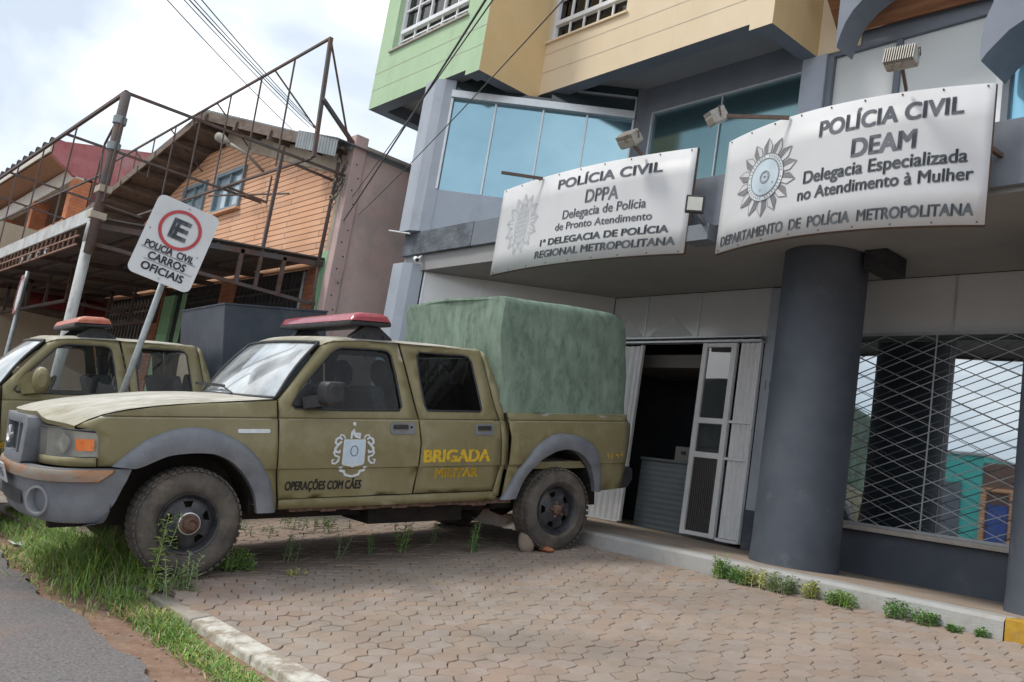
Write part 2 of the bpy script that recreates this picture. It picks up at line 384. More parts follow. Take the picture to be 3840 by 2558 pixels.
# ------------------------------------------------------------------ ground, road, paving, kerbs
M_asph = mat('asphalt', (.105, .096, .096), (.22, .20, .195), 60, dirt2=((.10, .105, .11), 1.1, .55, .66, (1, 1, 1)), rough=.9, bump=.004, bscale=140, dirt=(.22, .155, .125), dscale=1.3, dlo=.50, dhi=.72)
M_soil = mat('soil', (.20, .115, .075), (.29, .19, .135), 9, rough=1, bump=.012, bscale=28, dirt=(.15, .12, .09), dscale=3)
M_joint = mat('joint_dirt', (.085, .055, .038), (.13, .085, .06), 14, rough=1, dirt=(.06, .07, .03), dscale=2.2)
M_paver = mat('paver_concrete', (.315, .235, .19), (.33, .27, .22), .9, dirt2=((.20, .165, .135), .8, .50, .72, (1, 1, 1)), rough=.92, bump=.003, bscale=130, lo=.35, hi=.65, dirt=(.26, .205, .16), dscale=5, dlo=.48, dhi=.72, island=.05)
M_kerb = mat('kerb_stone', (.30, .26, .22), (.37, .33, .28), 5, rough=.9, bump=.005, bscale=60, dirt=(.19, .15, .11), dscale=4)
M_wkerb = mat('worn_white_kerb_paint', (.64, .62, .56), (.50, .46, .40), 16, rough=.85, bump=.003, bscale=80, dirt=(.32, .27, .21), dscale=7, dlo=.46, dhi=.58)
M_step = mat('step_concrete', (.36, .36, .35), (.43, .42, .40), 5, rough=.9, bump=.003, bscale=90, dirt=(.24, .20, .16), dscale=2.5, dlo=.5, dhi=.75)
M_land = mat('landing_tiles', (.30, .235, .185), (.37, .30, .24), 3, rough=.85, bump=.002, bscale=80, dirt=(.24, .17, .12), dscale=2, stretch=(1, 2.5, 1))
M_ykerb = mat('yellow_kerb_paint', (.50, .30, .03), (.40, .22, .02), 20, rough=.8, dirt=(.25, .17, .08), dscale=9)
def zpav(x, y): return .164*y+.062*math.exp(-((x+6.08)/.42)**2-((y-2.52)/.6)**2)     # paving lifted a little at the front wheel
def prof(ys, fz, x0, x1, nx=2):
    return MB().grid([[(x, y, fz(y)) for x in np.linspace(x0, x1, nx)] for y in ys])
zroad = lambda y: .318-.075*(2.2-y) if y > -2 else .318-.075*4.2
zbase = lambda y: (zroad(y)-.03 if y < 2.24 else .164*y-.035 if y < 6 else .95)
struct(prof([-300, -60, -20, -2, 0, 2.2, 2.3, 6.0, 6.01, 60, 300], zbase, -300, 300).build('ground', M_soil))
struct(MB().grid([[(x, lerp(-9.5, 1.74+.03*sin(x*2.1)+.03*sin(x*5.3+1)+.02*sin(x*13)+.012*sin(x*31), t), zroad(lerp(-9.5, 1.74, t))+.0) for x in np.linspace(-40, 20, 400)] for t in (0, .3, .6, .8, .9, 1.0)]).build('road', M_asph))
struct(prof([-40, -10.1], lambda y: .15, -60, 30).build('opposite_pavement', M_step))
# locking paving stones: worn six sided stones that share wavering joints
pav = MB(); HP, HR = .136, .113
rnd = random.Random(3); HV = {}
def hv(kx, ky, x, y):
    if (kx, ky) not in HV: HV[(kx, ky)] = (x+rnd.uniform(-.012, .012), y+rnd.uniform(-.012, .012))
    return HV[(kx, ky)]
for r in range(34):
    yc = 2.40+r*HR
    if yc > 6.06: break
    for c in range(102):
        xc = -13.3+(c+(r % 2)*.5)*HP
        if xc > .3: continue
        i2 = 2*c+(r % 2); pts = []
        for dx, dy in ((1, -1), (1, 1), (0, 2), (-1, 1), (-1, -1), (0, -2)):     # corner keys on a half step lattice
            X, Y = xc+dx*HP/2, yc+dy*HR/3*(1.0 if abs(dy) == 2 else 1.0)
            pts.append(hv(i2+dx, 3*r+dy, X, Y))
        P6 = []
        for k in range(6):
            a, b_ = pts[k], pts[(k+1) % 6]; key = tuple(sorted((a, b_))); w1 = .006*sin(key[0][0]*91+key[1][1]*57); P6.append(a); L = math.hypot(b_[0]-a[0], b_[1]-a[1])
            n = ((key[1][1]-key[0][1])/L, -(key[1][0]-key[0][0])/L); P6.append(((a[0]+b_[0])/2+n[0]*w1, (a[1]+b_[1])/2+n[1]*w1))
        pts = P6; cx = sum(p[0] for p in pts)/12; cy = sum(p[1] for p in pts)/12; dz = rnd.uniform(-.003, .003); tx, ty = rnd.uniform(-.018, .018), rnd.uniform(-.025, .025)
        n = 12; o = len(pav.v); gap = rnd.uniform(.0008, .0042)
        for sh, zz in ((gap, -.028), (gap, -.004), (gap+.004, 0.0)):
            for a, b_ in pts:
                L = math.hypot(a-cx, b_-cy); k = 1-sh/L*1.1; X, Y = cx+(a-cx)*k, cy+(b_-cy)*k
                pav.v.append((X, Y, zpav(X, Y)+zz+dz+tx*(X-cx)+ty*(Y-cy)))
        pav.f.append(tuple(range(o+2*n, o+3*n)))
        for l in range(2):
            for k in range(n): pav.f.append((o+l*n+k, o+l*n+(k+1) % n, o+(l+1)*n+(k+1) % n, o+(l+1)*n+k))
struct(pav.build('paving', M_paver))
struct(MB().grid([[(x, y, zpav(x, y)-.011) for x in np.linspace(-14, .6, 90)] for y in np.linspace(2.34, 6.07, 30)]).build('paving_bed', M_joint))
# road kerb: painted lengths and bare lengths, laid end to end
kb = MB(); kw = MB(); x = -14.0; rk = random.Random(5)
while x < .6:
    L = rk.uniform(.72, .84); tgt = kw if -5.35 < x < -3.9 else kb
    dz = rk.uniform(-.012, .002); y0, y1 = 2.255+rk.uniform(-.008, .008), 2.395
    tgt.add([(x, y0, .16), (x+L-.008, y0, .16), (x+L-.008, y1, .16), (x, y1, .16), (x, y0+.008, .376+dz), (x+L-.008, y0+.008, .376+dz), (x+L-.008, y1, .401+dz*.4), (x, y1, .401+dz*.4)],
            [(0, 3, 2, 1), (4, 5, 6, 7), (0, 1, 5, 4), (1, 2, 6, 5), (2, 3, 7, 6), (3, 0, 4, 7)]); x += L
struct(kb.build('road_kerb', M_kerb, bevel=.012)); struct(kw.build('painted_road_kerb', M_wkerb, bevel=.012))
# step in front of the building
st = MB()
pr = [(x, 6.09+(.18*max(0, (-5.9-x))**1.2 if x < -5.9 else 0)) for x in np.linspace(-13.5, -2.36, 30)]
st.grid([[(a, b, .80) for a, b in pr], [(a, b+.006, 1.105) for a, b in pr], [(a, b+.03, 1.130) for a, b in pr], [(a, b+.24, 1.134) for a, b in pr], [(a, b+.24, .8) for a, b in pr]])
struct(st.build('front_step', M_step, auto=40))
struct(MB().box((-2.355, 6.09, .80), (1.2, 6.33, 1.134)).build('painted_front_step', M_ykerb, bevel=.012))
ld = MB().grid([[(x, y, z+(.02*max(0, -4.5-x) if y > 6.6 else .0)) for x in np.linspace(-13.5, 1.2, 20)] for y, z in ((6.32, 1.128), (6.7, 1.136), (7.3, 1.146), (9, 1.15))])
struct(ld.build('landing', M_land))
struct(MB().grid([[(x, y, .162*y-.0+.004*sin(x*9)) for x in np.linspace(-13, .5, 60)] for y in (6.055, 6.09)]).build('dirt_strip', M_soil))

# ------------------------------------------------------------------ police station
M_cream = mat('cream_render', dirt2=((.56, .45, .31), 3.0, .56, .80, (1, 1, .14)), c1=(.70, .565, .385), c2=(.74, .61, .43), scale=2.0, rough=.85, bump=.0012, bscale=70, dirt=(.62, .50, .34), dscale=1.2, dlo=.55, dhi=.85, stretch=(1, 1, .6))
M_cream_shade = mat('shaded_cream_render', dirt2=((.55, .41, .20), 3.0, .56, .80, (1, 1, .14)), c1=(.66, .48, .24), c2=(.70, .52, .28), scale=2.0, rough=.85, bump=.0012, bscale=70)  # darker copy of the cream for the return walls, shade put into its colour
M_green = mat('light_green_render', dirt2=((.32, .42, .29), 3.0, .55, .78, (1, 1, .16)), c1=(.40, .56, .35), c2=(.44, .60, .39), scale=2.0, rough=.85, bump=.0012, bscale=70, dirt=(.33, .43, .28), dscale=1.4, dlo=.55, dhi=.85)
M_grwall = mat('pale_grey_render', dirt2=((.28, .30, .34), 2.6, .56, .78, (1, 1, .16)), c1=(.37, .41, .47), c2=(.41, .45, .51), scale=2, rough=.8, bump=.001, bscale=80, dirt=(.33, .355, .40), dscale=2.5)
M_midgr = mat('mid_grey_render', (.155, .175, .205), (.185, .205, .235), 2.5, rough=.75, bump=.001, bscale=80, dirt=(.13, .145, .165), dscale=2)
M_drkgr = mat('dark_grey_render', (.060, .072, .094), (.085, .098, .122), 2.2, rough=.62, bump=.0012, bscale=60, dirt=(.15, .165, .185), dscale=3.2, dlo=.58, dhi=.8)
M_soffit = mat('soffit_grey', (.28, .28, .275), (.32, .32, .315), 2, rough=.8)
M_fasc = mat('rough_fascia', (.075, .085, .10), (.16, .18, .205), 5, rough=.9, bump=.012, bscale=22)
M_panel = mat('glossy_panel', (.60, .60, .60), (.64, .64, .64), 3, rough=.16, spec=.8, bump=.0008, bscale=2.5)
M_wpanel = mat('white_panel', (.62, .64, .63), (.67, .69, .68), 1.2, rough=.55)
M_blue = mat('blue_film_glass', (.22, .37, .45), (.26, .42, .50), 1.6, rough=.10, metal=.82, spec=.7)
M_bluel = mat('light_blue_glass', (.30, .62, .78), (.34, .66, .82), 2, rough=.1, metal=.5, spec=.7)
M_alu = mat('aluminium', (.55, .58, .60), (.62, .65, .67), 12, rough=.4, metal=.5)
M_wmetal = mat('white_painted_metal', (.80, .81, .82), (.74, .75, .76), 9, rough=.5, dirt=(.50, .42, .34), dscale=11, dlo=.64, dhi=.76)
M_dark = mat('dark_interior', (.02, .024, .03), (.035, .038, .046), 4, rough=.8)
M_intw = mat('interior_wall', (.16, .15, .14), None, rough=.9)
M_shopgl = glass('shop_window_glass', (.10, .12, .13), refl=(.90, .97, 1.0), ior=7.5, film=.0)
M_doorgl = glass('door_glass', (.35, .38, .4), ior=2.2, film=.12, filmc=(.5, .55, .58))
M_grille = mat('grey_grille_steel', (.42, .44, .46), (.34, .355, .37), 20, rough=.5, metal=.3)
M_sill = mat('stone_sill', (.36, .32, .28), (.44, .40, .36), 12, rough=.7)
M_counter = mat('grey_counter', (.15, .18, .20), (.18, .21, .23), 5, rough=.6, wave=(2, .06, .003))
M_wood = mat('brown_wood_slats', (.20, .075, .03), (.34, .15, .06), 2.5, rough=.6, bump=.002, bscale=20, stretch=(.6, 6, 6))
M_curt = mat('curtain', (.45, .47, .50), (.30, .32, .36), 3, rough=.9, wave=(0, .12, .02))
M_tan = mat('brown_window_board', (.20, .15, .11), (.27, .21, .16), 4, rough=.7)
PS = thing('police_station', 'two storey police station with grey ground floor, blue glass and green and cream upper boxes', 'building', (-6, 7.8, 1.13))
P = lambda b, n, m, **k: b.build(n, m, PS, **k)
D0 = np.array((-9.48, 6.05)); D1 = np.array((-7.73, 7.80)); dd = (D1-D0)/np.linalg.norm(D1-D0); dn = np.array((dd[1], -dd[0]))
DL = np.linalg.norm(D1-D0)
def dg(t, out, z): q = D0+dd*t+dn*out; return (q[0], q[1], z)      # along the diagonal wall, out towards the street
def dbox(b, t0, t1, o0, o1, z0, z1):
    return b.prism([(t0, z0), (t1, z0), (t1, z1), (t0, z1)], lambda a, c, o: dg(a, o, c), o0, o1)
# ground floor walls
P(MB().box((-5.52, 7.80, 1.56), (-5.20, 8.0, 3.86)), 'wall', M_grwall, bevel=.004)
P(MB().box((-5.522, 7.79, 1.10), (-5.20, 8.0, 1.558)), 'wall_base', M_drkgr, bevel=.004)
P(MB().box((-5.198, 7.80, 1.10), (2.0, 8.0, 1.53)), 'wall_base', M_drkgr, bevel=.004)
P(MB().box((-5.2, 7.72, 1.532), (2.0, 7.86, 1.575)), 'window_sill', M_sill, bevel=.005)
P(MB().box((-7.75, 7.802, 3.34), (-5.50, 7.9, 3.866)), 'transom_panel', M_panel, bevel=.003)
b = MB()
for x in (-7.20, -6.42): b.box((x-.012, 7.794, 3.345), (x+.012, 7.801, 3.86))
P(b, 'panel_seam', M_alu)
P(MB().box((-5.198, 7.802, 3.345), (2.0, 7.9, 3.866)), 'transom_panel', M_panel, bevel=.003)
P(MB().box((-3.62, 7.794, 3.35), (-3.60, 7.801, 3.86)).box((-4.98, 7.79, 3.33), (2, 7.80, 3.345)), 'panel_seam', M_alu)
b = MB(); dbox(b, .04, DL-.02, -.1, .0, 1.10, 3.866); P(b, 'diagonal_panel', M_panel)
b = MB(); dbox(b, .775, .79, .0, .006, 1.1, 3.86); dbox(b, .05, .065, .0, .006, 1.1, 3.86); P(b, 'panel_seam', M_alu)
# pale triangles low on the transom: reflections in the panel, painted as thin plates
b = MB()
for x0, x1, top in ((-7.72, -7.22, .22), (-7.12, -6.48, .24)): b.prism([(x0, 3.372), (x1, 3.372), ((x0+x1)/2, 3.372+top)], lambda a, c, o: (a, o, c), 7.796, 7.8015)
P(b, 'painted_reflection_triangle', M_wpanel)
# left corner pillar, from the step to the upper floor
P(MB().prism([(-9.67, 5.88), (-9.55, 5.95), (-9.46, 6.06), (-9.62, 6.22), (-9.9, 6.22), (-9.9, 5.88)], lambda a, c, z: (a, c, z), .9, 3.948), 'corner_pillar', M_grwall)
P(MB().prism([(-9.67, 5.88), (-9.55, 5.95), (-9.46, 6.06), (-9.62, 6.22), (-9.9, 6.22), (-9.9, 5.88)], lambda a, c, z: (a, c, z), 4.374, 6.436), 'corner_pillar', M_grwall)
# slab over the ground floor, its fascia and ceiling
P(MB().prism([(-9.89, 6.03), (2.0, 6.03), (2.0, 7.79), (-7.76, 7.79), (-9.52, 6.07), (-9.89, 6.2)], lambda a, c, z: (a, c, z), 3.868, 4.30), 'ceiling_slab', M_soffit)
P(MB().box((-9.89, 5.97, 4.07), (-8.42, 6.028, 4.372)), 'rough_fascia', M_fasc, bevel=.004)
P(MB().box((-8.418, 5.975, 4.07), (-5.25, 6.028, 4.368)), 'fascia', M_midgr, bevel=.004)
P(MB().box((-5.248, 5.975, 3.90), (2.0, 6.028, 4.37)), 'fascia', M_midgr, bevel=.004)
P(MB().prism([(-9.88, 6.03), (2, 6.03), (2, 7.79), (-7.74, 7.79), (-9.5, 6.06)], lambda a, c, z: (a, c, z), 4.302, 4.366), 'ledge', M_midgr)
# round columns
for cx in (-4.40, -2.32):
    P(MB().lathe((cx, 6.98, 0), (0, 0, 1), [(.372, 1.10), (.368, 1.16), (.360, 1.3), (.360, 3.866)], 48), 'column', M_drkgr, auto=40)
P(MB().box((-4.0, 6.9, 3.70), (-3.80, 7.25, 3.866)), 'ceiling_box', M_black, bevel=.006)
# upper floor: diagonal glazing and the glazing beside it
b = MB(); dbox(b, -.02, DL, -.15, .0, 4.366, 4.95); P(b, 'upper_wall', M_grwall)
for i, (t0, t1) in enumerate(((.02, .575), (.585, 1.195), (1.205, 1.76), (1.77, DL-.13))):
    b = MB(); dbox(b, t0, t1, -.06, -.03, 4.95, 6.20); w_ = P(b, 'blue_window', M_blue)
b = MB()
for t in (.58, 1.20, 1.765): dbox(b, t-.012, t+.012, -.03, .0, 4.952, 6.19)
dbox(b, -.01, .02, -.03, .02, 4.952, 6.19); dbox(b, -.01, DL-.11, -.03, .05, 6.192, 6.29); dbox(b, DL-.135, DL-.11, -.03, .01, 4.952, 6.19); dbox(b, DL-.13, DL-.11, -.03, .01, 6.292, 6.50); dbox(b, 1.45, DL-.11, -.03, .01, 6.48, 6.50)
P(b, 'window_frame', M_alu, bevel=.003)
b = MB(); dbox(b, 0, .90, -.06, -.03, 6.29, 6.62); dbox(b, .902, 1.27, -.06, -.03, 6.29, 6.36); dbox(b, 1.272, DL-.13, -.06, -.03, 6.29, 6.62); P(b, 'transom_window', mat('dark_glass', (.03, .045, .05), None, rough=.1, spec=.8))
b = MB(); dbox(b, DL-.108, DL, -.1, .0, 4.952, 6.62); P(b, 'upper_wall', M_midgr)
P(MB().box((-7.729, 7.80, 4.366), (-7.60, 8, 6.62)), 'upper_wall', M_midgr)
P(MB().box((-7.58, 7.84, 4.37), (-5.44, 7.87, 6.25)), 'blue_window', mat('teal_film_glass', (.10, .19, .21), (.13, .22, .245), 1.2, rough=.09, metal=.75, spec=.7))
b = MB().box((-7.6, 7.80, 6.25), (-5.43, 7.88, 6.275)).box((-7.6, 7.80, 4.37), (-7.575, 7.88, 6.248)).box((-6.53, 7.82, 4.37), (-6.515, 7.838, 6.248)); P(b, 'window_frame', M_alu)
P(MB().box((-7.6, 7.80, 6.277), (-5.43, 7.95, 6.62)), 'upper_wall', M_midgr)
P(MB().box((-5.428, 7.74, 4.37), (-5.14, 7.95, 6.372)), 'pilaster', M_grwall, bevel=.004)
# white panels to the right of the pilaster
b = MB().box((-5.138, 7.78, 6.33), (-3.2, 7.93, 6.55)).box((-5.138, 7.77, 4.37), (-5.07, 7.93, 6.328)).box((-4.405, 7.785, 4.37), (-4.345, 7.84, 6.328)); P(b, 'panel_frame', M_midgr, bevel=.004)
P(MB().box((-5.068, 7.82, 4.37), (-4.407, 7.85, 6.326)), 'white_panel', M_wpanel); P(MB().box((-4.343, 7.82, 4.37), (-3.42, 7.85, 6.326)), 'white_panel', M_wpanel)
P(MB().box((-3.418, 7.79, 4.37), (-3.36, 7.9, 6.326)), 'white_jamb', M_wmetal); P(MB().box((-3.358, 7.78, 4.37), (-3.30, 7.9, 6.326)), 'panel_frame', M_midgr)
P(MB().box((-3.298, 7.83, 4.37), (2.0, 7.86, 6.35)), 'blue_window', M_bluel)
# projecting upper boxes
ZB = 6.37
def facade_wall(x0, x1, y, z0, z1, holes, th=.14):
    V, T = panel([(x0, z0), (x1, z0), (x1, z1), (x0, z1)], holes, .8)
    b = MB().add([(a, y, c) for a, c in V], T)
    for h in holes:                              # reveals
        n = len(h); b.add([(a, y, c) for a, c in h]+[(a, y+th, c) for a, c in h], [(k, (k+1) % n, n+(k+1) % n, n+k) for k in range(n)])
    return b
GW = [(-11.14, 7.27), (-9.31, 7.27), (-9.31, 8.7), (-11.14, 8.7)]; YW = [(-8.86, 7.18), (-7.42, 7.18), (-7.42, 8.7), (-8.86, 8.7)]
P(facade_wall(-11.49, -9.12, 5.94, ZB+.07, 10.2, [GW]), 'green_front_wall', M_green)
P(MB().quad((-9.12, 5.94, ZB), (-8.83, 5.94, ZB), (-8.83, 5.94, 10.2), (-9.12, 5.94, 10.2)), 'green_front_wall', M_green)
P(MB().quad((-11.49, 5.94, ZB+.07), (-11.49, 9.5, ZB+.07), (-11.49, 9.5, 10.2), (-11.49, 5.94, 10.2)), 'green_side_wall', M_green)
P(MB().quad((-8.83, 5.94, ZB), (-8.83, 6.93, ZB), (-8.83, 6.93, 10.2), (-8.83, 5.94, 10.2)), 'cream_return_wall', M_cream_shade)
P(facade_wall(-8.83, -5.27, 6.93, ZB+.07, 10.2, [YW]).quad((-5.55, 6.929, ZB), (-5.27, 6.929, ZB), (-5.27, 6.929, ZB+.07), (-5.55, 6.929, ZB+.07)), 'cream_front_wall', M_cream)
P(MB().quad((-5.27, 6.93, ZB), (-5.27, 7.81, ZB), (-5.27, 7.81, 10.2), (-5.27, 6.93, 10.2)), 'cream_return_wall', M_cream_shade)
b = MB()
for z in (6.72, 6.98): b.box((-11.489, 5.9375, z), (-8.832, 5.9395, z+.006)); b.box((-8.82, 6.9275, z+.02), (-5.272, 6.9295, z+.026))
P(b, 'plaster_joint', M_sill)
P(MB().box((-5.268, 7.76, ZB+.004), (-4.78, 7.95, 10.2)), 'cream_wall', M_cream)
b = MB().box((-11.488, 5.942, ZB+.072), (-9.12, 6.14, ZB+.25)).box((-11.488, 6.142, ZB+.072), (-11.30, 9.4, ZB+.25)).box((-9.118, 5.942, ZB+.002), (-8.832, 6.14, ZB+.25)).box((-9.03, 6.142, ZB+.002), (-8.832, 6.93, ZB+.25)).box((-8.83, 6.932, ZB+.072), (-5.552, 7.13, ZB+.25)).box((-5.55, 6.932, ZB+.002), (-5.272, 7.13, ZB+.25)).box((-5.46, 7.132, ZB+.002), (-5.272, 7.79, ZB+.25))
P(b, 'soffit_beam', M_midgr)
P(MB().prism([(-11.48, 5.95), (-8.84, 5.95), (-8.84, 6.94), (-5.28, 6.94), (-5.28, 9.4), (-11.48, 9.4)], lambda a, c, z: (a, c, z), ZB+.252, ZB+.40), 'soffit', M_soffit)
P(MB().box((-9.1, 7.3, 1.0), (-8.9, 9.5, ZB+.26)), 'side_wall', M_grwall)
P(MB().box((-11.4, 9.5, .9), (2, 9.7, 10.2)), 'back_wall', M_midgr)
for h, y, nm in ((GW, 5.94, 'upper_window'), (YW, 6.93, 'upper_window')):
    x0, z0 = h[0]; x1 = h[1][0]; yb = y+.13
    fr = MB()
    fr.box((x0, yb-.05, z0), (x0+.07, yb, 8.7)).box((x1-.07, yb-.05, z0), (x1, yb, 8.7)).box((x0, yb-.05, z0+.002), (x1, yb-.001, z0+.055)).box((x0+.07, yb-.07, z0+.26), (x1-.07, yb-.002, z0+.32))
    n = 4
    for k in range(1, n+1): xx = lerp(x0+.07, x1-.07, k/(n+1)); fr.box((xx-.012, yb-.045, z0+.055), (xx+.012, yb-.02, z0+.26)); fr.box((xx-.014, yb-.045, z0+.32), (xx+.014, yb-.015, 8.7))
    fr.box((x0+.07, yb-.04, z0+.15), (x1-.07, yb-.025, z0+.17)) if y < 6.5 else None
    for zz in (z0+.62,): fr.box((x0+.07, yb-.042, zz), (x1-.07, yb-.018, zz+.024))
    f = P(fr, nm, M_wmetal, bevel=.003)
    MB().box((x0+.05, yb+.001, z0+.03), (x1-.05, yb+.012, 8.7)).build('pane', M_gl_dark if False else glass('upper_glass', (.5, .52, .54), ior=1.6), f)
    MB().grid([[(lerp(x0+.05, x1-.05, k/40), yb+.07+.012*sin(k*1.7), z) for k in range(41)] for z in (z0+.03, 8.7)]).build('curtain', M_curt if y < 6.5 else M_tan, f)
    MB().box((x0-.04, y-.035, z0-.03), (x1+.04, yb-.052, z0-.002)).build('sill', M_sill if y < 6.5 else M_cream, f)
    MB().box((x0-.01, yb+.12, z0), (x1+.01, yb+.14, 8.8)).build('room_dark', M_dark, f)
# arched hoods with a timber ceiling behind
def arch(x0, zs, R, th, y0, y1, n=22):
    rows = [[], [], [], []]
    for k in range(n+1):
        a = radians(lerp(200, 86, k/n)); c = (x0+R, zs)
        o = (c[0]+R*cos(a), c[1]+R*sin(a)); i = (c[0]+(R-th)*cos(a), c[1]+(R-th)*sin(a))
        rows[0].append((o[0], y0, o[1])); rows[1].append((i[0], y0, i[1])); rows[2].append((i[0], y1, i[1])); rows[3].append((o[0], y1, o[1]))
    return MB().grid(rows+[rows[0]])
M_hood = mat('blue_grey_hood', (.19, .215, .26), (.23, .255, .30), 2, rough=.8)
def XZ(o, k, pts, y): return [(float(q[0]), float(q[2])) for q in (onY((o[0]+a*k, o[1]+b*k), y) for a, b in pts)]
a1 = [(-4.71, 7.4), (-4.70, 6.44), (-4.70, 6.23), (-4.69, 6.06), (-4.66, 6.18), (-4.62, 6.30), (-4.55, 6.41), (-4.46, 6.49), (-4.34, 6.56), (-4.15, 6.62), (-3.95, 6.64), (-3.95, 7.4)]
P(MB().prism([(a, c) for a, c in a1], lambda a, c, o: (a, o, c), 7.2, 7.5), 'arched_hood', M_midgr, bevel=.006)
P(MB().add([(a, 7.196, c) for a, c in a1], [tuple(range(len(a1)))]), 'arched_hood_face', M_hood)
a2 = [(-3.14, 7.4), (-3.18, 6.3), (-3.24, 6.05), (-3.29, 5.92), (-3.31, 5.75), (-3.31, 5.60), (-3.30, 5.54), (-3.26, 5.60), (-3.20, 5.66), (-3.09, 5.765), (-2.98, 5.82), (-2.75, 5.88), (-2.45, 5.90), (-2.1, 5.88), (-2.1, 7.4)]
P(MB().prism([(a, c) for a, c in a2], lambda a, c, o: (a, o, c), 7.2, 7.7), 'arched_hood', M_midgr, bevel=.006)
P(MB().add([(a, 7.196, c) for a, c in a2], [tuple(range(len(a2)))]), 'arched_hood_face', M_hood)
P(MB().quad((-5.0, 7.70, 6.50), (-3.1, 7.70, 6.44), (-3.1, 6.6, 7.6), (-5.0, 6.6, 7.6)).quad((-5.0, 7.72, 6.5), (-3.1, 7.72, 6.44), (-3.1, 7.72, 7.8), (-5.0, 7.72, 7.8)), 'timber_ceiling', M_wood)
P(MB().box((-5.26, 7.8, 6.56), (2.0, 7.95, 10.2)), 'upper_wall', M_midgr)
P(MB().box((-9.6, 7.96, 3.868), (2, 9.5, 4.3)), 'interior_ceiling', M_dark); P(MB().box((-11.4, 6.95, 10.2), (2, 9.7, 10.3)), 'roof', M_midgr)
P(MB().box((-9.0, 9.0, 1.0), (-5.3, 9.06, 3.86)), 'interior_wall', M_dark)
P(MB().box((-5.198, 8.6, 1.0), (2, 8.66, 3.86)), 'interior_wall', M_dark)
P(MB().box((-7.74, 8.02, 3.05), (-5.5, 8.9, 3.20)), 'interior_beam', M_intw)
# shop window behind a lattice shutter
sw = P(MB().box((-5.19, 7.865, 1.576), (2.0, 7.872, 3.34)), 'shop_window', M_shopgl)
g = MB(); ga, gb_ = .18, .0755; x0g, z0g = -4.19, 2.10
import itertools
def clip_line(p, q, x0, x1, z0, z1):
    (ax, az), (bx, bz) = p, q; t0, t1 = 0., 1.; dx, dz = bx-ax, bz-az
    for pp, qq in ((-dx, ax-x0), (dx, x1-ax), (-dz, az-z0), (dz, z1-az)):
        if abs(pp) < 1e-9:
            if qq < 0: return None
        else:
            r = qq/pp
            if pp < 0: t0 = max(t0, r)
            else: t1 = min(t1, r)
    return None if t0 >= t1 else ((ax+dx*t0, az+dz*t0), (ax+dx*t1, az+dz*t1))
for sgn in (1, -1):
    for k in range(-60, 61):
        zc_ = z0g+k*2*gb_
        L = clip_line((x0g-8, zc_-8*sgn*gb_/ga), (x0g+8, zc_+8*sgn*gb_/ga), -5.1, 1.0, 1.60, 3.33)
        if L: g.bar((L[0][0], 7.742+.004*sgn, L[0][1]), (L[1][0], 7.742+.004*sgn, L[1][1]), .006, .012, up=(0, 1, 0))
gl = P(g, 'lattice_shutter', M_grille)
b = MB().box((-3.716, 7.725, 1.58), (-3.706, 7.735, 3.33))
for x in (-5.1, -1.2, 1.0): b.box((x-.01, 7.725, 1.58), (x+.01, 7.735, 3.33))
b.box((-5.12, 7.73, 1.577), (1.02, 7.756, 1.602)).box((-5.12, 7.73, 3.312), (1.02, 7.756, 3.338)); b.build('shutter_rail', M_grille, gl)
# entrance: folding gate leaves, glazed door, track, half-height counter
def ribbed(x0, x1, z0, z1, y, n=5):
    b = MB(); w = (x1-x0)/n
    row = []
    for k in range(n):
        a = x0+k*w; row += [(a+.004, y-.004), (a+.02, y-.022), (a+w-.022, y-.022), (a+w-.006, y-.004), (a+w-.003, y+.006)]
    return b.grid([[(a, c, z) for a, c in row] for z in (z0, z1)])
gt = thing('folding_gate', 'white ribbed metal gate leaf folded open behind the truck tailgate', 'gate', (-7.4, 7.75, 1.2), group='white ribbed gate leaves of the entrance')
ribbed(-7.74, -7.185, 1.23, 3.25, 7.78, 6).build('gate_panel', M_wmetal, gt)
MB().box((-7.18, 7.745, 1.22), (-7.14, 7.785, 3.26)).box((-7.75, 7.75, 1.205), (-7.182, 7.782, 1.228)).build('gate_frame', M_wmetal, gt, bevel=.003)
gt2 = thing('folding_gate', 'narrow white ribbed metal gate leaf between the glazed door and the round column', 'gate', (-5.67, 7.75, 1.2), group='white ribbed gate leaves of the entrance')
ribbed(-5.795, -5.545, 1.24, 3.27, 7.78, 4).build('gate_panel', M_wmetal, gt2)
MB().box((-5.543, 7.745, 1.21), (-5.523, 7.79, 3.28)).box((-5.815, 7.74, 2.415), (-5.545, 7.757, 2.445)).box((-5.815, 7.74, 2.03), (-5.545, 7.757, 2.06)).box((-5.815, 7.745, 1.205), (-5.545, 7.785, 1.235)).build('gate_frame', M_wmetal, gt2, bevel=.003)
ed = thing('glazed_door', 'white framed glazed door standing beside the dark entrance opening', 'door', (-6.05, 7.75, 1.2))
MB().box((-6.265, 7.735, 1.215), (-6.205, 7.785, 3.27)).box((-5.885, 7.735, 1.215), (-5.822, 7.785, 3.27)).box((-6.204, 7.737, 3.225), (-5.886, 7.783, 3.268)).box((-6.204, 7.737, 2.395), (-5.886, 7.783, 2.455)).box((-6.204, 7.737, 2.03), (-5.886, 7.783, 2.09)).box((-6.204, 7.737, 1.217), (-5.886, 7.783, 1.26)).build('door_frame', M_wmetal, ed, bevel=.004)
MB().box((-6.204, 7.757, 2.457), (-5.886, 7.763, 3.223)).build('door_glass', M_doorgl, ed)
MB().box((-6.204, 7.757, 2.092), (-5.886, 7.763, 2.393)).build('door_glass', M_doorgl, ed)
MB().box((-6.204, 7.757, 1.262), (-5.886, 7.763, 2.028)).build('door_glass', M_doorgl, ed)
b = MB()
for k in range(12): xx = lerp(-6.20, -5.89, (k+.5)/12); b.box((xx-.005, 7.742, 1.262), (xx+.005, 7.754, 2.028))
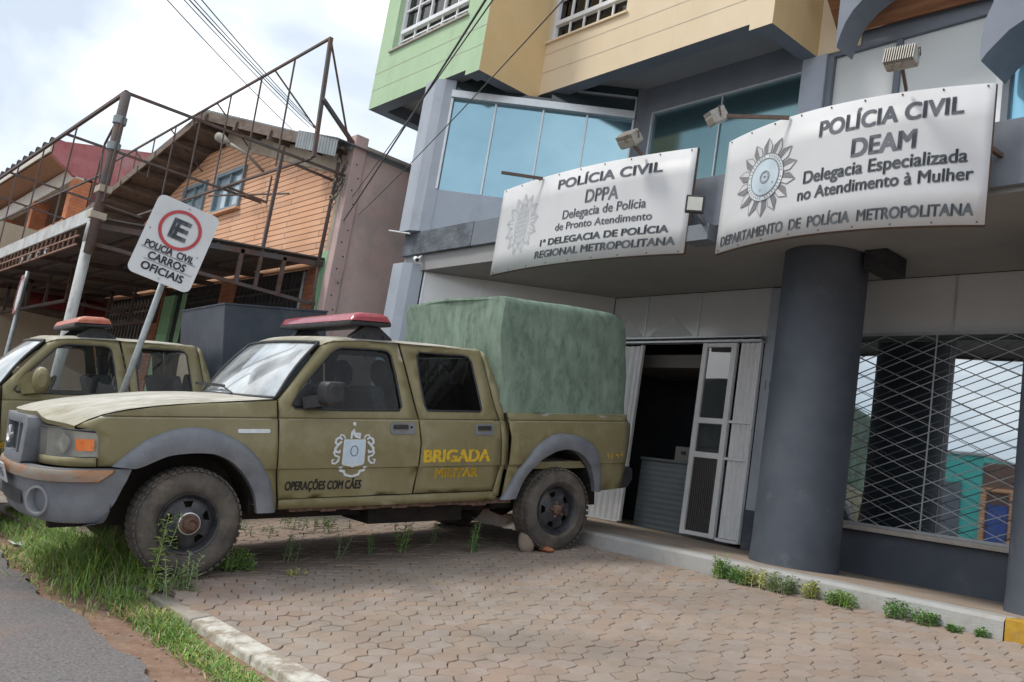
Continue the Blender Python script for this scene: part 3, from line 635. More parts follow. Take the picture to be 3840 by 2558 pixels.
b.build('door_bar_reflections', mat('dark_bar_reflections', (.10, .09, .09)), ed)  # dark reflections in the lower pane, built as upright bars
b = MB()
for k in range(34): z = 2.47+k*.0185; b.add([(-6.20, 7.782, z), (-5.89, 7.782, z), (-5.89, 7.794, z+.013), (-6.20, 7.794, z+.013)], [(0, 1, 2, 3)])
b.build('reflected_lines', M_wmetal, ed)  # striped reflection in the door glass, built as pale slats
MB().grid([[(lerp(-6.06, -5.89, k/20), 7.80+.008*sin(k*1.9), z) for k in range(21)] for z in (2.1, 2.39)]).build('curtain', M_curt, ed)
b = MB().box((-7.74, 7.70, 3.275), (-5.50, 7.799, 3.295)).box((-7.74, 7.70, 3.322), (-5.50, 7.799, 3.338)); P(b, 'gate_track', M_alu)
b = MB()
for k in range(16): xx = -7.7+k*.14; b.bar((xx, 7.77, 3.297), (xx+.07, 7.77, 3.32), .006); b.bar((xx+.07, 7.77, 3.32), (xx+.14, 7.77, 3.297), .006)
P(b, 'gate_track', M_grille)
P(MB().box((-7.135, 7.98, 1.14), (-5.8, 8.03, 1.955)).box((-7.135, 7.95, 1.956), (-5.8, 8.35, 1.985)), 'counter', M_counter, bevel=.004)
pr_ = thing('printer', 'pale office machine standing on the counter inside the entrance', 'printer', (-6.55, 8.15, 1.985))
MB().box((-6.72, 8.05, 1.987), (-6.42, 8.3, 2.15)).build('printer_case', mat('beige_plastic', (.24, .23, .21), None, rough=.6), pr_, bevel=.01); MB().box((-6.63, 8.044, 2.06), (-6.56, 8.049, 2.10)).build('printer_slot', M_black, pr_)
V, T = txt('10', .0); MB().add([(-5.462+.11*x, 7.797, 2.785+.10*y) for x, y in V], T).build('house_number', M_midgr, PS)
# ------------------------------------------------------------------ pickup trucks
def tmat(x, y, az):
    """frame of a truck standing on the paved slope: s rearwards, v across to the far side, h up"""
    a = radians(az); u = np.array([cos(a), sin(a), .164*sin(a)]); u /= np.linalg.norm(u)
    n = np.array([0, -.164, 1])/sqrt(1+.164**2); v = np.cross(n, u); w_ = np.cross(u, v)
    return Matrix(((u[0], v[0], w_[0], x), (u[1], v[1], w_[1], y), (u[2], v[2], w_[2], .164*y), (0, 0, 0, 1)))
TW = 1.76
def vside(s, h):
    b = .02
    if h < .764: b += (.764-h)*.10+.012*min(1, (.764-h)/.008)
    elif h < 1.14: b -= .014*sin((h-.764)/.376*pi)
    else: b += .005+(h-1.14)*.03
    if 1.134 < h < 1.148: b += .010
    if h > 1.21: b += (h-1.21)*.245
    if s < -.35: b += .5*(-.35-s)**2
    if s > 3.72: b += .8*(s-3.72)**2
    return b
LINES = (.756, .764, .772, 1.132, 1.138, 1.144, 1.150)
def sidepanel(outline, holes=(), side=0, off=0.0, lines=LINES):
    # the creases are extra grid rows
    def cut(poly):
        out = []
        for i in range(len(poly)):
            a, b = poly[i], poly[(i+1) % len(poly)]; out.append(a)
            ts = sorted((l-a[1])/(b[1]-a[1]) for l in lines if (a[1]-l)*(b[1]-l) < 0)
            out += [(a[0]+(b[0]-a[0])*t, a[1]+(b[1]-a[1])*t) for t in ts]
        return out
    V, T = panel(cut(outline), [cut(h) for h in holes], .085, lines)
    # snap inner points near a crease onto it
    P = []
    for s, h in V:
        v = vside(s, h)+off
        P.append((s, v if side == 0 else TW-v, h))
    return MB().add(P, T)
def both(fn):
    for side in (0, 1): fn(side)
FEND = [(.635, .455), (.628, .53), (.605, .76), (.603, .95), (.592, 1.272), (.08, 1.243), (-.06, 1.233), (-.25, 1.213), (-.45, 1.183), (-.60, 1.143), (-.70, 1.098), (-.742, 1.066),
        (-.635, 1.045), (-.614, 1.0), (-.607, .80), (-.45, .80), (-.33, .88), (-.2, .95), (-.05, .98), (.1, .975), (.25, .92), (.38, .80), (.47, .68), (.53, .55), (.55, .455)]
DOORF = [(.612, 1.28), (.69, 1.363), (.815, 1.511), (.97, 1.685), (1.06, 1.742), (1.14, 1.752), (1.613, 1.748), (1.655, 1.55), (1.706, 1.265), (1.740, 1.14), (1.760, .95), (1.753, .77), (1.726, .545), (.642, .535), (.618, .76), (.612, .95)]
WINF = [(.705, 1.245), (.73, 1.216), (1.121, 1.208), (1.575, 1.212), (1.598, 1.245), (1.572, 1.49), (1.545, 1.645), (1.52, 1.672), (1.47, 1.683), (1.145, 1.684), (1.10, 1.672), (1.047, 1.640), (.842, 1.428)]
DOORR = [(1.633, 1.748), (1.672, 1.56), (1.724, 1.265), (1.754, 1.14), (1.776, .95), (1.769, .77), (1.742, .545), (2.465, .548), (2.515, .76), (2.493, 1.13), (2.447, 1.255), (2.375, 1.725), (2.33, 1.740)]
WINR = [(1.822, 1.215), (1.803, 1.254), (1.78, 1.497), (1.776, 1.655), (1.80, 1.681), (2.20, 1.676), (2.25, 1.663), (2.275, 1.63), (2.30, 1.44), (2.324, 1.23), (2.305, 1.212)]
QUART = [(2.387, 1.725), (2.43, 1.683), (2.503, 1.442), (2.532, 1.215), (2.565, 1.0), (2.56, .75), (2.53, .50), (2.477, .50), (2.477, .548), (2.527, .76), (2.505, 1.13), (2.459, 1.255)]
ROCK = [(.65, .455), (.65, .528), (2.47, .538), (2.52, .50), (2.50, .465)]
BED = [(2.572, 1.213), (2.613, 1.0), (2.603, .75), (2.568, .50), (2.61, .50), (2.66, .55), (2.74, .72), (2.83, .85), (2.95, .94), (3.08, .97), (3.2, .965), (3.33, .92), (3.43, .83), (3.5, .7), (3.53, .55), (3.535, .512), (3.82, .528), (3.865, .72), (3.86, .80), (3.90, 1.06), (3.905, 1.12), (3.84, 1.19)]
FLF_O = [(-.525, .80), (-.39, .93), (-.29, 1.0), (-.16, 1.05), (-.04, 1.072), (.11, 1.06), (.22, 1.02), (.34, .955), (.43, .88), (.52, .76), (.57, .67), (.60, .55), (.622, .44)]
FLF_I = [(-.385, .785), (-.335, .80), (-.24, .845), (-.16, .875), (-.02, .89), (.09, .888), (.16, .875), (.26, .825), (.36, .73), (.42, .64), (.45, .57), (.467, .50), (.475, .44)]
FLR_O = [(2.55, .465), (2.67, .68), (2.76, .80), (2.87, .935), (3.03, 1.02), (3.18, 1.03), (3.35, .99), (3.48, .90), (3.54, .78), (3.57, .64), (3.58, .51)]
FLR_I = [(2.68, .475), (2.75, .64), (2.88, .79), (2.97, .845), (3.06, .882), (3.19, .895), (3.33, .84), (3.43, .73), (3.475, .62), (3.488, .56), (3.493, .51)]

def smooth_line(P, n=36):
    P = np.array(P); d = np.r_[0, np.cumsum(np.hypot(*np.diff(P, axis=0).T))]; out = []
    for t in np.linspace(0, d[-1], n):
        i = min(len(P)-2, int(np.searchsorted(d, t, side='right')-1)); u = (t-d[i])/(d[i+1]-d[i])
        p0, p1, p2, p3 = P[max(0, i-1)], P[i], P[i+1], P[min(len(P)-1, i+2)]
        if i == 0: p0 = 2*p1-p2
        if i+2 > len(P)-1: p3 = 2*p2-p1
        out.append(tuple(.5*((2*p1)+(-p0+p2)*u+(2*p0-5*p1+4*p2-p3)*u*u+(-p0+3*p1-3*p2+p3)*u**3)))
    return out
def flare(O, I, side):
    rows = []
    O, I = smooth_line(O), smooth_line(I)
    for t, dv in ((0, .012), (0, -.012), (.12, -.034), (.45, -.050), (.8, -.046), (1.0, -.040), (1.0, .0), (1.0, .06)):
        row = []
        for a, b in zip(O, I):
            s, h = lerp(a[0], b[0], t), lerp(a[1], b[1], t); v = vside(s, max(h, .5) if abs(h-.76) > .02 else .78)+dv
            row.append((s, v if side == 0 else TW-v, h))
        rows.append(row)
    return MB().grid(rows)
HS = np.array([-.95, -.745, -.70, -.60, -.45, -.25, -.06, .08, .59]); HH = np.array([1.0, 1.072, 1.102, 1.148, 1.188, 1.218, 1.237, 1.247, 1.285])
CS = np.array([-.95, -.90, -.85, -.75, -.6, -.4, -.1, .2, .42]); CH = np.array([1.105, 1.135, 1.158, 1.190, 1.222, 1.252, 1.285, 1.300, 1.302])
def hood():
    rows = []
    for i in range(17):
        r = i/16; row = []
        for j in range(25):
            t = -1+2*j/24; q = abs(t); v = TW/2+t*(TW/2-.085-.03*r)
            s = lerp(.43+.155*q**2, -.955+.21*q**2, r)
            side_h = np.interp(s, HS, HH); c_h = np.interp(s, CS, CH)
            g = cos(q*pi/2)**.8 if q < 1 else 0
            h = side_h+(c_h-side_h)*g
            k = min(1, max(0, (.62-q)/.10)); h += (.012+.035*r**4)*k*k*(3-2*k)*min(1, r*3+.1)
            row.append((s, v, h))
        rows.append(row)
    rows.append([(s+.006, v, h-.03) for s, v, h in rows[-1]])
    rows.append([(s+.05, v, h-.035) for s, v, h in rows[-2]])
    return MB().grid(rows)
def roof():
    rows = []
    for s0, hh, ins in ((.965, 1.722, .175), (1.0, 1.745, .172), (1.06, 1.765, .17), (1.25, 1.778, .172), (1.6, 1.778, .172), (2.0, 1.768, .172), (2.25, 1.755, .175), (2.36, 1.735, .185), (2.40, 1.70, .19), (2.43, 1.66, .20)):
        row = []
        for j in range(17):
            t = -1+2*j/16; q = abs(t); v = TW/2+t*(TW/2-ins+.012)
            s = s0-(.075*(1-q**2) if s0 < 1.1 else 0)
            row.append((s, v, hh-.03*q**6+.012*(1-q*q)))
        rows.append(row)
    return MB().grid(rows)
def screen(k0=0.0, k1=1.0, w0=1.0, off=0.0):
    rows = []
    for i in range(9):
        r = lerp(k0, k1, i/8); row = []
        for j in range(17):
            t = (-1+2*j/16)*w0; q = abs(t)
            top = np.array([.955-.075*(1-q*q), 0, 1.712+.012*(1-q*q)]); bot = np.array([.605-.165*(1-q*q), 0, 1.288+.008*(1-q*q)])
            p = top+(bot-top)*r; hw = lerp(TW/2-.175, TW/2-.085, r); bulge = .02*sin(pi*r)
            row.append((p[0]-bulge-off, TW/2+t*hw, p[2]+bulge*.6+off*.6))
        rows.append(row)
    return rows
def bpath():
    return [(-.40, .004), (-.52, .0), (-.64, .008), (-.74, .035), (-.82, .085), (-.88, .16), (-.925, .26), (-.958, .40), (-.985, .55), (-1.0, .72), (-1.005, .88)]
def bumper_grid(hs, start, off=0.0):
    rows = []
    for h, tuck in hs:
        pth = bpath(); s0 = start(h); row = []
        pts = [(max(s, -2) if s < s0 else s0, v) for s, v in pth]
        full = [(s, v) for s, v in pts]+[(s, TW-v) for s, v in pts[::-1][1:]]
        for k, (s, v) in enumerate(full):
            a = full[max(0, k-1)]; b = full[min(len(full)-1, k+1)]; dx, dy = b[0]-a[0], b[1]-a[1]; L = math.hypot(dx, dy)+1e-9
            nx, ny = -dy/L, dx/L
            if L < 1e-6: nx, ny = 0, (-1 if v < TW/2 else 1)
            row.append((s+nx*(off-tuck), v-abs(ny)*(off-tuck)*(1 if v < TW/2 else -1), h))
        rows.append(row)
    return MB().grid(rows)
def strip_path(path, h0, h1, off=0.0, n=1):
    rows = []
    for i in range(n+1):
        rows.append([(s, v, lerp(h0, h1, i/n) if not callable(h1) else lerp(h0, h1(k/(len(path)-1)), i/n)) for k, (s, v) in enumerate(path)])
    return rows
def dense(path, n):
    P = np.array(path); d = np.r_[0, np.cumsum(np.hypot(*np.diff(P, axis=0).T))]; t = np.linspace(0, d[-1], n)
    return [(float(np.interp(x, d, P[:, 0])), float(np.interp(x, d, P[:, 1]))) for x in t]
HLP = dense([(-.612, .052), (-.70, .075), (-.77, .125), (-.82, .20), (-.86, .31), (-.885, .445)], 15)
def mir(b, side):
    return b if side == 0 else b.xf(lambda s, v, h: (s, TW-v, h))
def wheel_parts(root, s0, side, R, front):
    ax = (0, -1, 0) if side == 0 else (0, 1, 0); v0 = 0.0 if side == 0 else TW
    c = np.array((s0, v0, R)); W = .235
    tb = MB().lathe(c, ax, [(.215, -.03), (.235, -.012), (R*.68, .0), (R*.84, -.004), (R*.945, -.022), (R*.985, -.045), (R, -.075), (R, -.17), (R*.985, -.2), (R*.93, -.225), (.22, -.23), (.20, -.2)], 56)
    for k in range(46):
        a = 2*pi*k/46
        for rr, dd, hh, tt in ((R*.972, -.030, .017, .020), (R*1.0, -.085, .017, .026), (R*1.0, -.15, .017, .026)):
            p = c+np.array((cos(a)*rr, ax[1]*dd, sin(a)*rr))
            tb.obox(p, ((cos(a), 0, sin(a)), (0, 1, 0), (-sin(a), 0, cos(a))), (.006, tt, hh))
    wl = bpy.data.objects.new('wheel', None); COL.objects.link(wl); wl.parent = root; FR[wl.name] = Matrix(); wl.empty_display_size = .1
    ty = tb.build('tyre', M_rubber, wl, local=True, auto=35)
    out = [(cos(2*pi*k/40)*.188, sin(2*pi*k/40)*.188) for k in range(40)]
    holes = []
    for k in range(5):
        a0 = 2*pi*k/5+pi/2+(.0 if front else .25); q = []
        for rr, da in ((.115, -.17), (.115, .17), (.160, .24), (.160, -.24)): q.append((cos(a0+da)*rr, sin(a0+da)*rr))
        holes.append(q)
    V, T = panel(out, holes, .03)
    def dish(r): return float(np.interp(r, [0, .07, .10, .15, .175, .19], [-.03, -.03, -.045, -.05, -.062, -.075]))
    rb = MB().add([(s0+a, v0+ax[1]*dish(math.hypot(a, b)), R+b) for a, b in V], T)
    rb.lathe(c, ax, [(.186, -.075), (.192, -.045), (.205, -.022), (.216, -.018), (.219, -.028), (.205, -.06), (.20, -.19)], 48)
    rm = rb.build('rim', M_rim, wl, local=True, auto=40)
    MB().disc(c+np.array((0, ax[1]*-.12, 0)), ax, .198, 24).build('brake_disc', M_under, wl, local=True)
    hb = MB()
    if front:
        hb.lathe(c, ax, [(.072, -.032), (.070, -.004), (.060, .004), (.050, .0), (.046, .035), (.036, .047), (.034, .03), (.0001, .03)], 24)
        hb.build('wheel_hub', M_rust, wl, local=True, auto=40)
        MB().lathe(c, ax, [(.079, -.035), (.079, -.008), (.073, -.006), (.071, -.02)], 28).build('hub_ring', M_chrome, wl, local=True, auto=40)
    else:
        hb.lathe(c, ax, [(.048, -.035), (.044, -.008), (.036, -.002), (.0001, -.001)], 20)
        for k in range(5):
            a = 2*pi*k/5+.5; hb.lathe(c+np.array((cos(a)*.062, 0, sin(a)*.062)), ax, [(.013, -.034), (.013, -.01), (.009, -.006), (.0001, -.006)], 8)
        hb.build('wheel_hub', M_rust, wl, local=True, auto=40)
    return wl

def make_truck(origin, name, label, variant):
    root = thing(name, label, 'pickup truck', mtx=tmat(*origin), group='olive police pickup trucks parked nose to the street')
    B = lambda b, n, m, p=root, **k: b.build(n, m, p, local=True, **k)
    body = None
    hd = B(hood(), 'hood', M_paint, auto=50)
    rf = B(roof(), 'roof', M_paint, auto=50)
    for side in (0, 1):
        body = B(sidepanel(FEND, side=side), 'fender', M_paint, auto=35, solid=.012)
        B(flare(FLF_O, FLF_I, side), 'wheel_arch_trim', M_grey, auto=50)
        d1 = B(sidepanel(DOORF, [WINF], side), 'door', M_paint, auto=35, solid=.02)
        d2 = B(sidepanel(DOORR, [WINR], side), 'door', M_paint, auto=35, solid=.02)
        B(sidepanel(QUART, side=side), 'rear_pillar', M_paint, auto=35, solid=.015)
        B(sidepanel(ROCK, side=side, off=.004), 'rocker_panel', M_paint, auto=35, solid=.02)
        bd = B(sidepanel(BED, side=side), 'bed_side', M_paint, auto=35, solid=.015)
        B(flare(FLR_O, FLR_I, side), 'wheel_arch_trim', M_grey, auto=50)
        for dr, hole, gm in ((d1, WINF, M_gl_clear), (d2, WINR, M_gl_dark if variant == 1 else M_gl_clear)):
            V, T = panel(hole, (), .12)
            mir(MB().add([(s, vside(s, h)+.016, h) for s, h in V], T), side).build('window_glass', gm, dr, local=True, smooth=True)
            tb = MB(); ring = hole+[hole[0]]
            tb.tube([(s, vside(s, h)+.004, h) for s, h in ring], .0085, 6, cap=False)
            mir(tb, side).build('window_seal', M_black, dr, local=True, smooth=True)
        # handles
        for dr, (a, b, c, d) in ((d1, (1.495, 1.025, 1.705, 1.118)), (d2, (2.255, 1.018, 2.43, 1.112))):
            hb = MB(); V, T = panel(rrect(a, b, c, d, .02), [rrect(a+.022, b+.03, c-(.055 if dr is d1 else .022), d-.016, .012)], .06)
            mir(hb.add([(s, vside(s, h)-.006, h) for s, h in V], T), side).build('door_handle', M_grey, dr, local=True, solid=.012)
            e = c-(.055 if dr is d1 else .022)
            g = MB().box((a+.022, vside(a, 1.07)+.004, b+.03), (e, vside(a, 1.07)+.012, d-.016)); g.box((a+.026, vside(a, 1.07)-.009, b+.042), (e-.004, vside(a, 1.07)-.003, d-.02))
            if dr is d1: g.lathe((c-.03, vside(a, 1.07)-.008, (b+d)/2+.01), (0, -1, 0), [(.012, -.01), (.011, .0), (.0001, .0)], 12)
            mir(g, side).build('handle_grip', M_black, dr, local=True)
        # mirror
        mb = MB()
        if variant == 1:
            rows = []
            for v, sc in ((-.045, .55), (-.06, .85), (-.09, 1), (-.19, 1.0), (-.215, .9), (-.225, .6)):
                o = rrect(.845, 1.25, 1.015, 1.425, .04, 4); cx, cy = .93, 1.338
                rows.append([(cx+(a-cx)*sc, v, cy+(b-cy)*sc) for a, b in o]+[(cx+(o[0][0]-cx)*sc, v, cy+(o[0][1]-cy)*sc)])
            mb.grid(rows); mb.add(rows[-1][:-1], [tuple(range(len(rows[-1])-1))]); mb.add(rows[0][:-1], [tuple(range(len(rows[0])-1))])
            mb.prism([(.70, 1.245), (.90, 1.215), (.92, 1.28), (.83, 1.41), (.80, 1.39)], lambda a, b, t: (a, t, b), vside(.8, 1.3)+.015, vside(.8, 1.3)-.008)
            mb.bar((.80, .03, 1.26), (.90, -.10, 1.29), .06, .09)
            mir(mb, side).build('wing_mirror', M_black, d1, local=True, auto=40)
        else:
            rows = []
            for v, sc in ((-.05, .5), (-.065, .85), (-.09, 1), (-.14, 1.0), (-.18, .85), (-.20, .5)):
                rows.append([(.90+.085*sc*cos(a)*(1 if cos(a) > 0 else .8), v, 1.335+.125*sc*sin(a)) for a in np.linspace(0, 2*pi, 21)])
            mb.grid(rows); mb.add(rows[-1][:-1], [tuple(range(20))]); mb.add(rows[0][:-1], [tuple(range(20))])
            mb.prism([(.68, 1.235), (.98, 1.215), (.96, 1.25), (.83, 1.41), (.80, 1.39)], lambda a, b, t: (a, t, b), vside(.8, 1.3)+.015, vside(.8, 1.3)-.008)
            mb.bar((.78, .03, 1.25), (.90, -.10, 1.27), .06, .10)
            mir(mb, side).build('wing_mirror', M_paint, d1, local=True, auto=50)
        # headlight, indicator, valance
        top = lambda t: 1.028+.022*min(1, t*2)
        hl = B(mir(MB().grid(strip_path(HLP, .862, top, n=4)), side), 'headlight', M_gl_lens, smooth=True)
        inner = [(s+.05, v+.03) for s, v in HLP]
        hb = MB().grid(strip_path(inner, .855, 1.05, n=2)); hb.grid([[(s, v, .857) for s, v in HLP], [(s, v, .857) for s, v in inner]]); hb.grid([[(s, v, 1.045) for s, v in HLP], [(s, v, 1.05) for s, v in inner]])
        hb.lathe((-.775, .24, .95), (-.93, -.36, 0), [(.005, -.03), (.035, -.025), (.065, .0), (.08, .03)], 20)
        mir(hb, side).build('reflector', M_chrome, hl, local=True, auto=40)
        ip = dense([(-.632, .046), (-.70, .066), (-.735, .092)], 6)
        mir(MB().grid(strip_path([(s-.004, v-.006) for s, v in ip], .905, .985, n=2)), side).build('indicator', M_orange, hl, local=True, smooth=True)
        V0 = strip_path([(s-.004, v-.004) for s, v in HLP], .797, .858, n=1); B(mir(MB().grid(V0), side), 'headlight_valance', M_paint, smooth=True, solid=.012)
        rim = MB().tube([(s, v, .859) for s, v in HLP], .005, 6).tube([(s, v, top(k/14)+.004) for k, (s, v) in enumerate(HLP)], .006, 6); mir(rim, side).build('headlight_seal', M_black, hl, local=True)
        # tail light
        tl = MB()
        P = dense([(3.842, .035), (3.875, .045), (3.905, .07), (3.918, .13), (3.92, .19)], 7)
        tl.grid([[(s-(.035 if i == 0 else 0)*(1.08-h)*0-.05*(1.08-h)/.28*(k < 6), v-.006, h) for k, (s, v) in enumerate(P)] for i, h in enumerate(np.linspace(.80, 1.08, 5))])
        B(mir(tl, side), 'tail_light', M_red, smooth=True, solid=.02)
        tw = MB().grid([[(s-.05*(1.08-h)/.28, v-.010, h) for s, v in P[2:]] for h in (.90, .965)]); B(mir(tw, side), 'reversing_light', M_white, smooth=True)
        for f, s0, R in ((True, .0, .388), (False, 3.105, .365)):
            wheel_parts(root, s0, side, R, f)
        # wheel wells
        for O, cx in ((FLF_I, 0), (FLR_I, 3.1)):
            L = MB(); L.grid([[(s, v, h) for s, h in O] for v in (.06, .40)]); L.add([(s, .40, h) for s, h in O], [tuple(range(len(O)))])
            B(mir(L, side), 'wheel_well', M_under)
    # front
    B(MB().grid(screen()), 'windscreen', M_gl_ws, smooth=True)
    fr = MB()
    R0 = screen(off=.004); ring = [r[0] for r in R0]; ring2 = [r[-1] for r in R0]
    for L in (R0[0], R0[-1], ring, ring2): fr.tube(L, .014, 6)
    B(fr, 'windscreen_seal', M_black, smooth=True)
    for side in (0, 1):
        ap = MB().grid([[(s, vside(s, h)+d, h-.004) for s, h in ((.61, 1.282), (.685, 1.363), (.81, 1.511), (.965, 1.690), (1.03, 1.735))] for d in (.004, .05)]); B(mir(ap, side), 'front_pillar', M_paint, smooth=True, solid=.02)
    wp = MB(); Sx = screen(off=.03)
    for a, b, j0 in (((8, 4), (7, 9), 0), ((8, 10), (7, 14), 0)):
        p, q = Sx[a[0]][a[1]], Sx[b[0]][b[1]]; wp.tube([(p[0]-.03, p[1], p[2]+.0), ((p[0]+q[0])/2-.01, (p[1]+q[1])/2, (p[2]+q[2])/2+.01), q], .007, 6)
        m = np.array(q); wp.bar(m+np.array((-.01, -.24, -.012)), m+np.array((-.005, .22, .0)), .014, .022)
    B(wp, 'wiper', M_black)
    ck = []
    for r_, dh in ((0, 0), (1, -.012)):
        ck.append([(lerp(.605-.165*(1-abs(t)**2), .45+.15*abs(t)**2, r_)-.02*r_, TW/2+t*(TW/2-.09), 1.286+dh) for t in np.linspace(-1, 1, 17)])
    B(MB().grid(ck), 'cowl', M_black)
    # grille
    out = [(.515, .80), (.56, .775), (1.20, .775), (1.245, .80), (1.30, 1.06), (1.285, 1.108), (1.25, 1.125), (.51, 1.125), (.475, 1.108), (.46, 1.06)]
    hole = [(.60, .85), (1.16, .85), (1.205, 1.045), (1.19, 1.065), (.57, 1.065), (.555, 1.045)]
    gs = lambda v, h: -.985+.16*(v-.88)**2-.05*(1.125-h)
    V, T = panel(out, [hole], .06)
    B(MB().add([(gs(v, h), v, h) for v, h in V], T), 'grille', M_grey, solid=.14, bevel=.014, auto=40)
    gr = bpy.data.objects[[o.name for o in root.children if o.name.startswith('grille')][-1]]
    V, T = panel(hole, (), .08); MB().add([(gs(v, h)+.05, v, h) for v, h in V], T).build('grille_mesh', mat_grille, gr, local=True)
    gb = MB()
    for v in (.66, 1.10): gb.prism([(v-.012, .85), (v+.012, .85), (v+.024 if v > .9 else v, 1.065), (v if v > .9 else v-.024, 1.065)], lambda a, b, t: (gs(a, b)+t, a, b), -.002, .03)
    gb.build('grille_bar', M_grey, gr, local=True, bevel=.004)
    eb = MB().lathe((gs(.88, .96)-.004, .88, .965), (-1, 0, .05), [(.062, 0), (.066, .012), (.052, .016), (.048, .004)], 20); eb.obox((gs(.88, .96)-.006, .86, .985), ((1, 0, 0), (0, .8, .6), (0, -.6, .8)), (.008, .05, .022))
    eb.build('broken_badge', M_chrome, gr, local=True, auto=40)
    # bumper
    bp = B(bumper_grid([(.785, .05), (.782, .0), (.70, -.0), (.66, .012), (.56, .012), (.50, .02), (.44, .035), (.412, .06), (.405, .14)], lambda h: -.395-(.785-h)*.42), 'bumper', M_grey, auto=35)
    st = bumper_grid([(.782, .06), (.778, -.018), (.765, -.024), (.73, -.026), (.70, -.022), (.692, .0), (.692, .03)], lambda h: -.525-max(0, .765-h)*1.3); st.build('bumper_bar', M_bump, bp, local=True, auto=35)
    it_ = []
    for h in (.60, .50):
        pth = [p for p in dense(bpath(), 40) if p[1] > .47]; pth += [(s, TW-v) for s, v in pth[::-1]]; it_.append([(s-.006+(.012 if h < .55 else .004), v, h) for s, v in pth])
    MB().grid(it_).build('air_intake', M_black, bp, local=True)
    for side in (0, 1):
        fg = MB().lathe((-.915, .235, .556), (-.80, -.60, 0), [(.092, -.02), (.09, .012), (.076, .014), (.070, .0), (.060, -.09), (.0001, -.092)], 26); fg.v = [(s, v, .556+(h-.556)*1.15) for s, v, h in fg.v]
        mir(fg, side).build('fog_lamp_pod', M_greylight, bp, local=True, auto=40)
    pl = MB().obox((-1.045, .88, .70), ((.97, 0, .22), (0, 1, 0), (-.22, 0, .97)), (.006, .205, .072)); pq = pl.build('number_plate', M_plate, bp, local=True, bevel=.004)
    V, T = txt('4275', .02); MB().add([(-1.056-(y*.06-.03)*-.22*-1, .88+.16-.32*x, .69+y*.06-.02) for x, y in V], T).build('plate_digits', M_ink, pq, local=True)
    # bed, tailgate, rear bumper, cab back
    bm_ = MB().box((2.60, .08, .72), (3.86, TW-.08, .78)).box((2.60, .08, .78), (2.63, TW-.08, 1.19)); B(bm_, 'bed_floor', M_paint)
    B(MB().box((3.86, .09, .74), (3.90, TW-.09, 1.19)), 'tailgate', M_paint, bevel=.012)
    rb = MB().prism([(3.86, .52), (3.95, .53), (4.0, .60), (4.0, .70), (3.95, .72), (3.88, .72)], lambda a, b, t: (a, t, b), .10, TW-.10); B(rb, 'rear_bumper', M_black, bevel=.012)
    rr = MB()
    for v in (.02, TW-.16): rr.box((2.58, v+.012, 1.17), (3.86, v+.128, 1.206))
    B(rr, 'bed_rail', M_paint, bevel=.008)
    bk = MB().grid([[(2.445-(.05 if h < 1.3 else 0), TW/2+t*(TW/2-(.2 if h > 1.5 else .1)), h) for t in np.linspace(-1, 1, 5)] for h in (.5, 1.22)]); bk.grid([[(2.44, .17, 1.22), (2.44, .4, 1.22)], [(2.42, .2, 1.68), (2.42, .4, 1.68)]]); bk.grid([[(2.44, 1.36, 1.22), (2.44, 1.59, 1.22)], [(2.42, 1.36, 1.68), (2.42, 1.56, 1.68)]])
    B(bk, 'cab_back', M_paint)
    B(MB().quad((2.44, .4, 1.22), (2.44, 1.36, 1.22), (2.42, 1.36, 1.66), (2.42, .4, 1.66)), 'rear_window', M_gl_dark)
    # under the body
    ub = MB().box((-.75, .42, .40), (.5, TW-.42, 1.0)).box((.45, .13, .44), (2.5, TW-.13, .54)).box((-.8, .45, .33), (3.85, .55, .47)).box((-.8, TW-.55, .33), (3.85, TW-.45, .47)).box((2.55, .30, .52), (3.84, TW-.30, .74))
    ub.tube([(3.1, .2, .365), (3.1, TW-.2, .365)], .045, 10).lathe((3.1, .85, .365), (1, 0, 0), [(.02, -.16), (.12, -.1), (.16, 0), (.12, .1), (.02, .16)], 14).tube([(0, .2, .34), (0, TW-.2, .34)], .04, 8)
    ub.tube([(.9, .6, .36), (2.2, .62, .35), (2.7, .5, .40), (3.7, .42, .42)], .035, 8).box((1.5, .32, .27), (2.35, .78, .44)).box((.7, .95, .29), (1.5, 1.45, .44)).box((2.62, .30, .36), (3.6, .38, .44))
    B(ub, 'chassis', M_under)
    rs = MB()
    for k in range(16):
        s = .75+k*.12; rs.box((s, .10, .435-.02*random.random()), (s+.13, .17, .475))
    B(rs, 'rusty_sill', M_rust)
    # inside the cab
    it = MB().box((.55, .16, .9), (.95, TW-.16, 1.19)).box((.6, .15, .56), (2.42, TW-.15, .62))
    for v in (.30, .98):
        it.box((1.12, v, .62), (1.58, v+.48, .86)); it.obox((1.60, v+.24, 1.10), ((.97, 0, .25), (0, 1, 0), (-.25, 0, .97)), (.06, .23, .30)); it.lathe((1.665, v+.24, 1.50), (1, 0, .2), [(.0001, -.05), (.10, -.045), (.125, 0), (.10, .05), (.0001, .055)], 18)
    it.box((1.92, .22, .62), (2.2, TW-.22, .88)).obox((2.28, TW/2, 1.12), ((.97, 0, .25), (0, 1, 0), (-.25, 0, .97)), (.05, .62, .30)); it.box((1.05, .80, .62), (1.5, .96, .75))
    B(it, 'seats', M_seat, bevel=.03)
    a = np.linspace(0, 2*pi, 25); B(MB().tube([(1.02+.09*cos(t), .55+.19*sin(t), 1.20+.165*cos(t)) for t in a], .016, 8, cap=False).tube([(.85, .55, 1.12), (1.02, .55, 1.20)], .03, 8).bar((1.02, .38, 1.2), (1.02, .72, 1.2), .03, .02), 'steering_wheel', M_black, smooth=True)
    # light bar on the roof
    lb = MB(); pr = [(1.20, 1.905), (1.23, 1.955), (1.29, 1.972), (1.46, 1.972), (1.52, 1.955), (1.55, 1.905)]
    rows = []
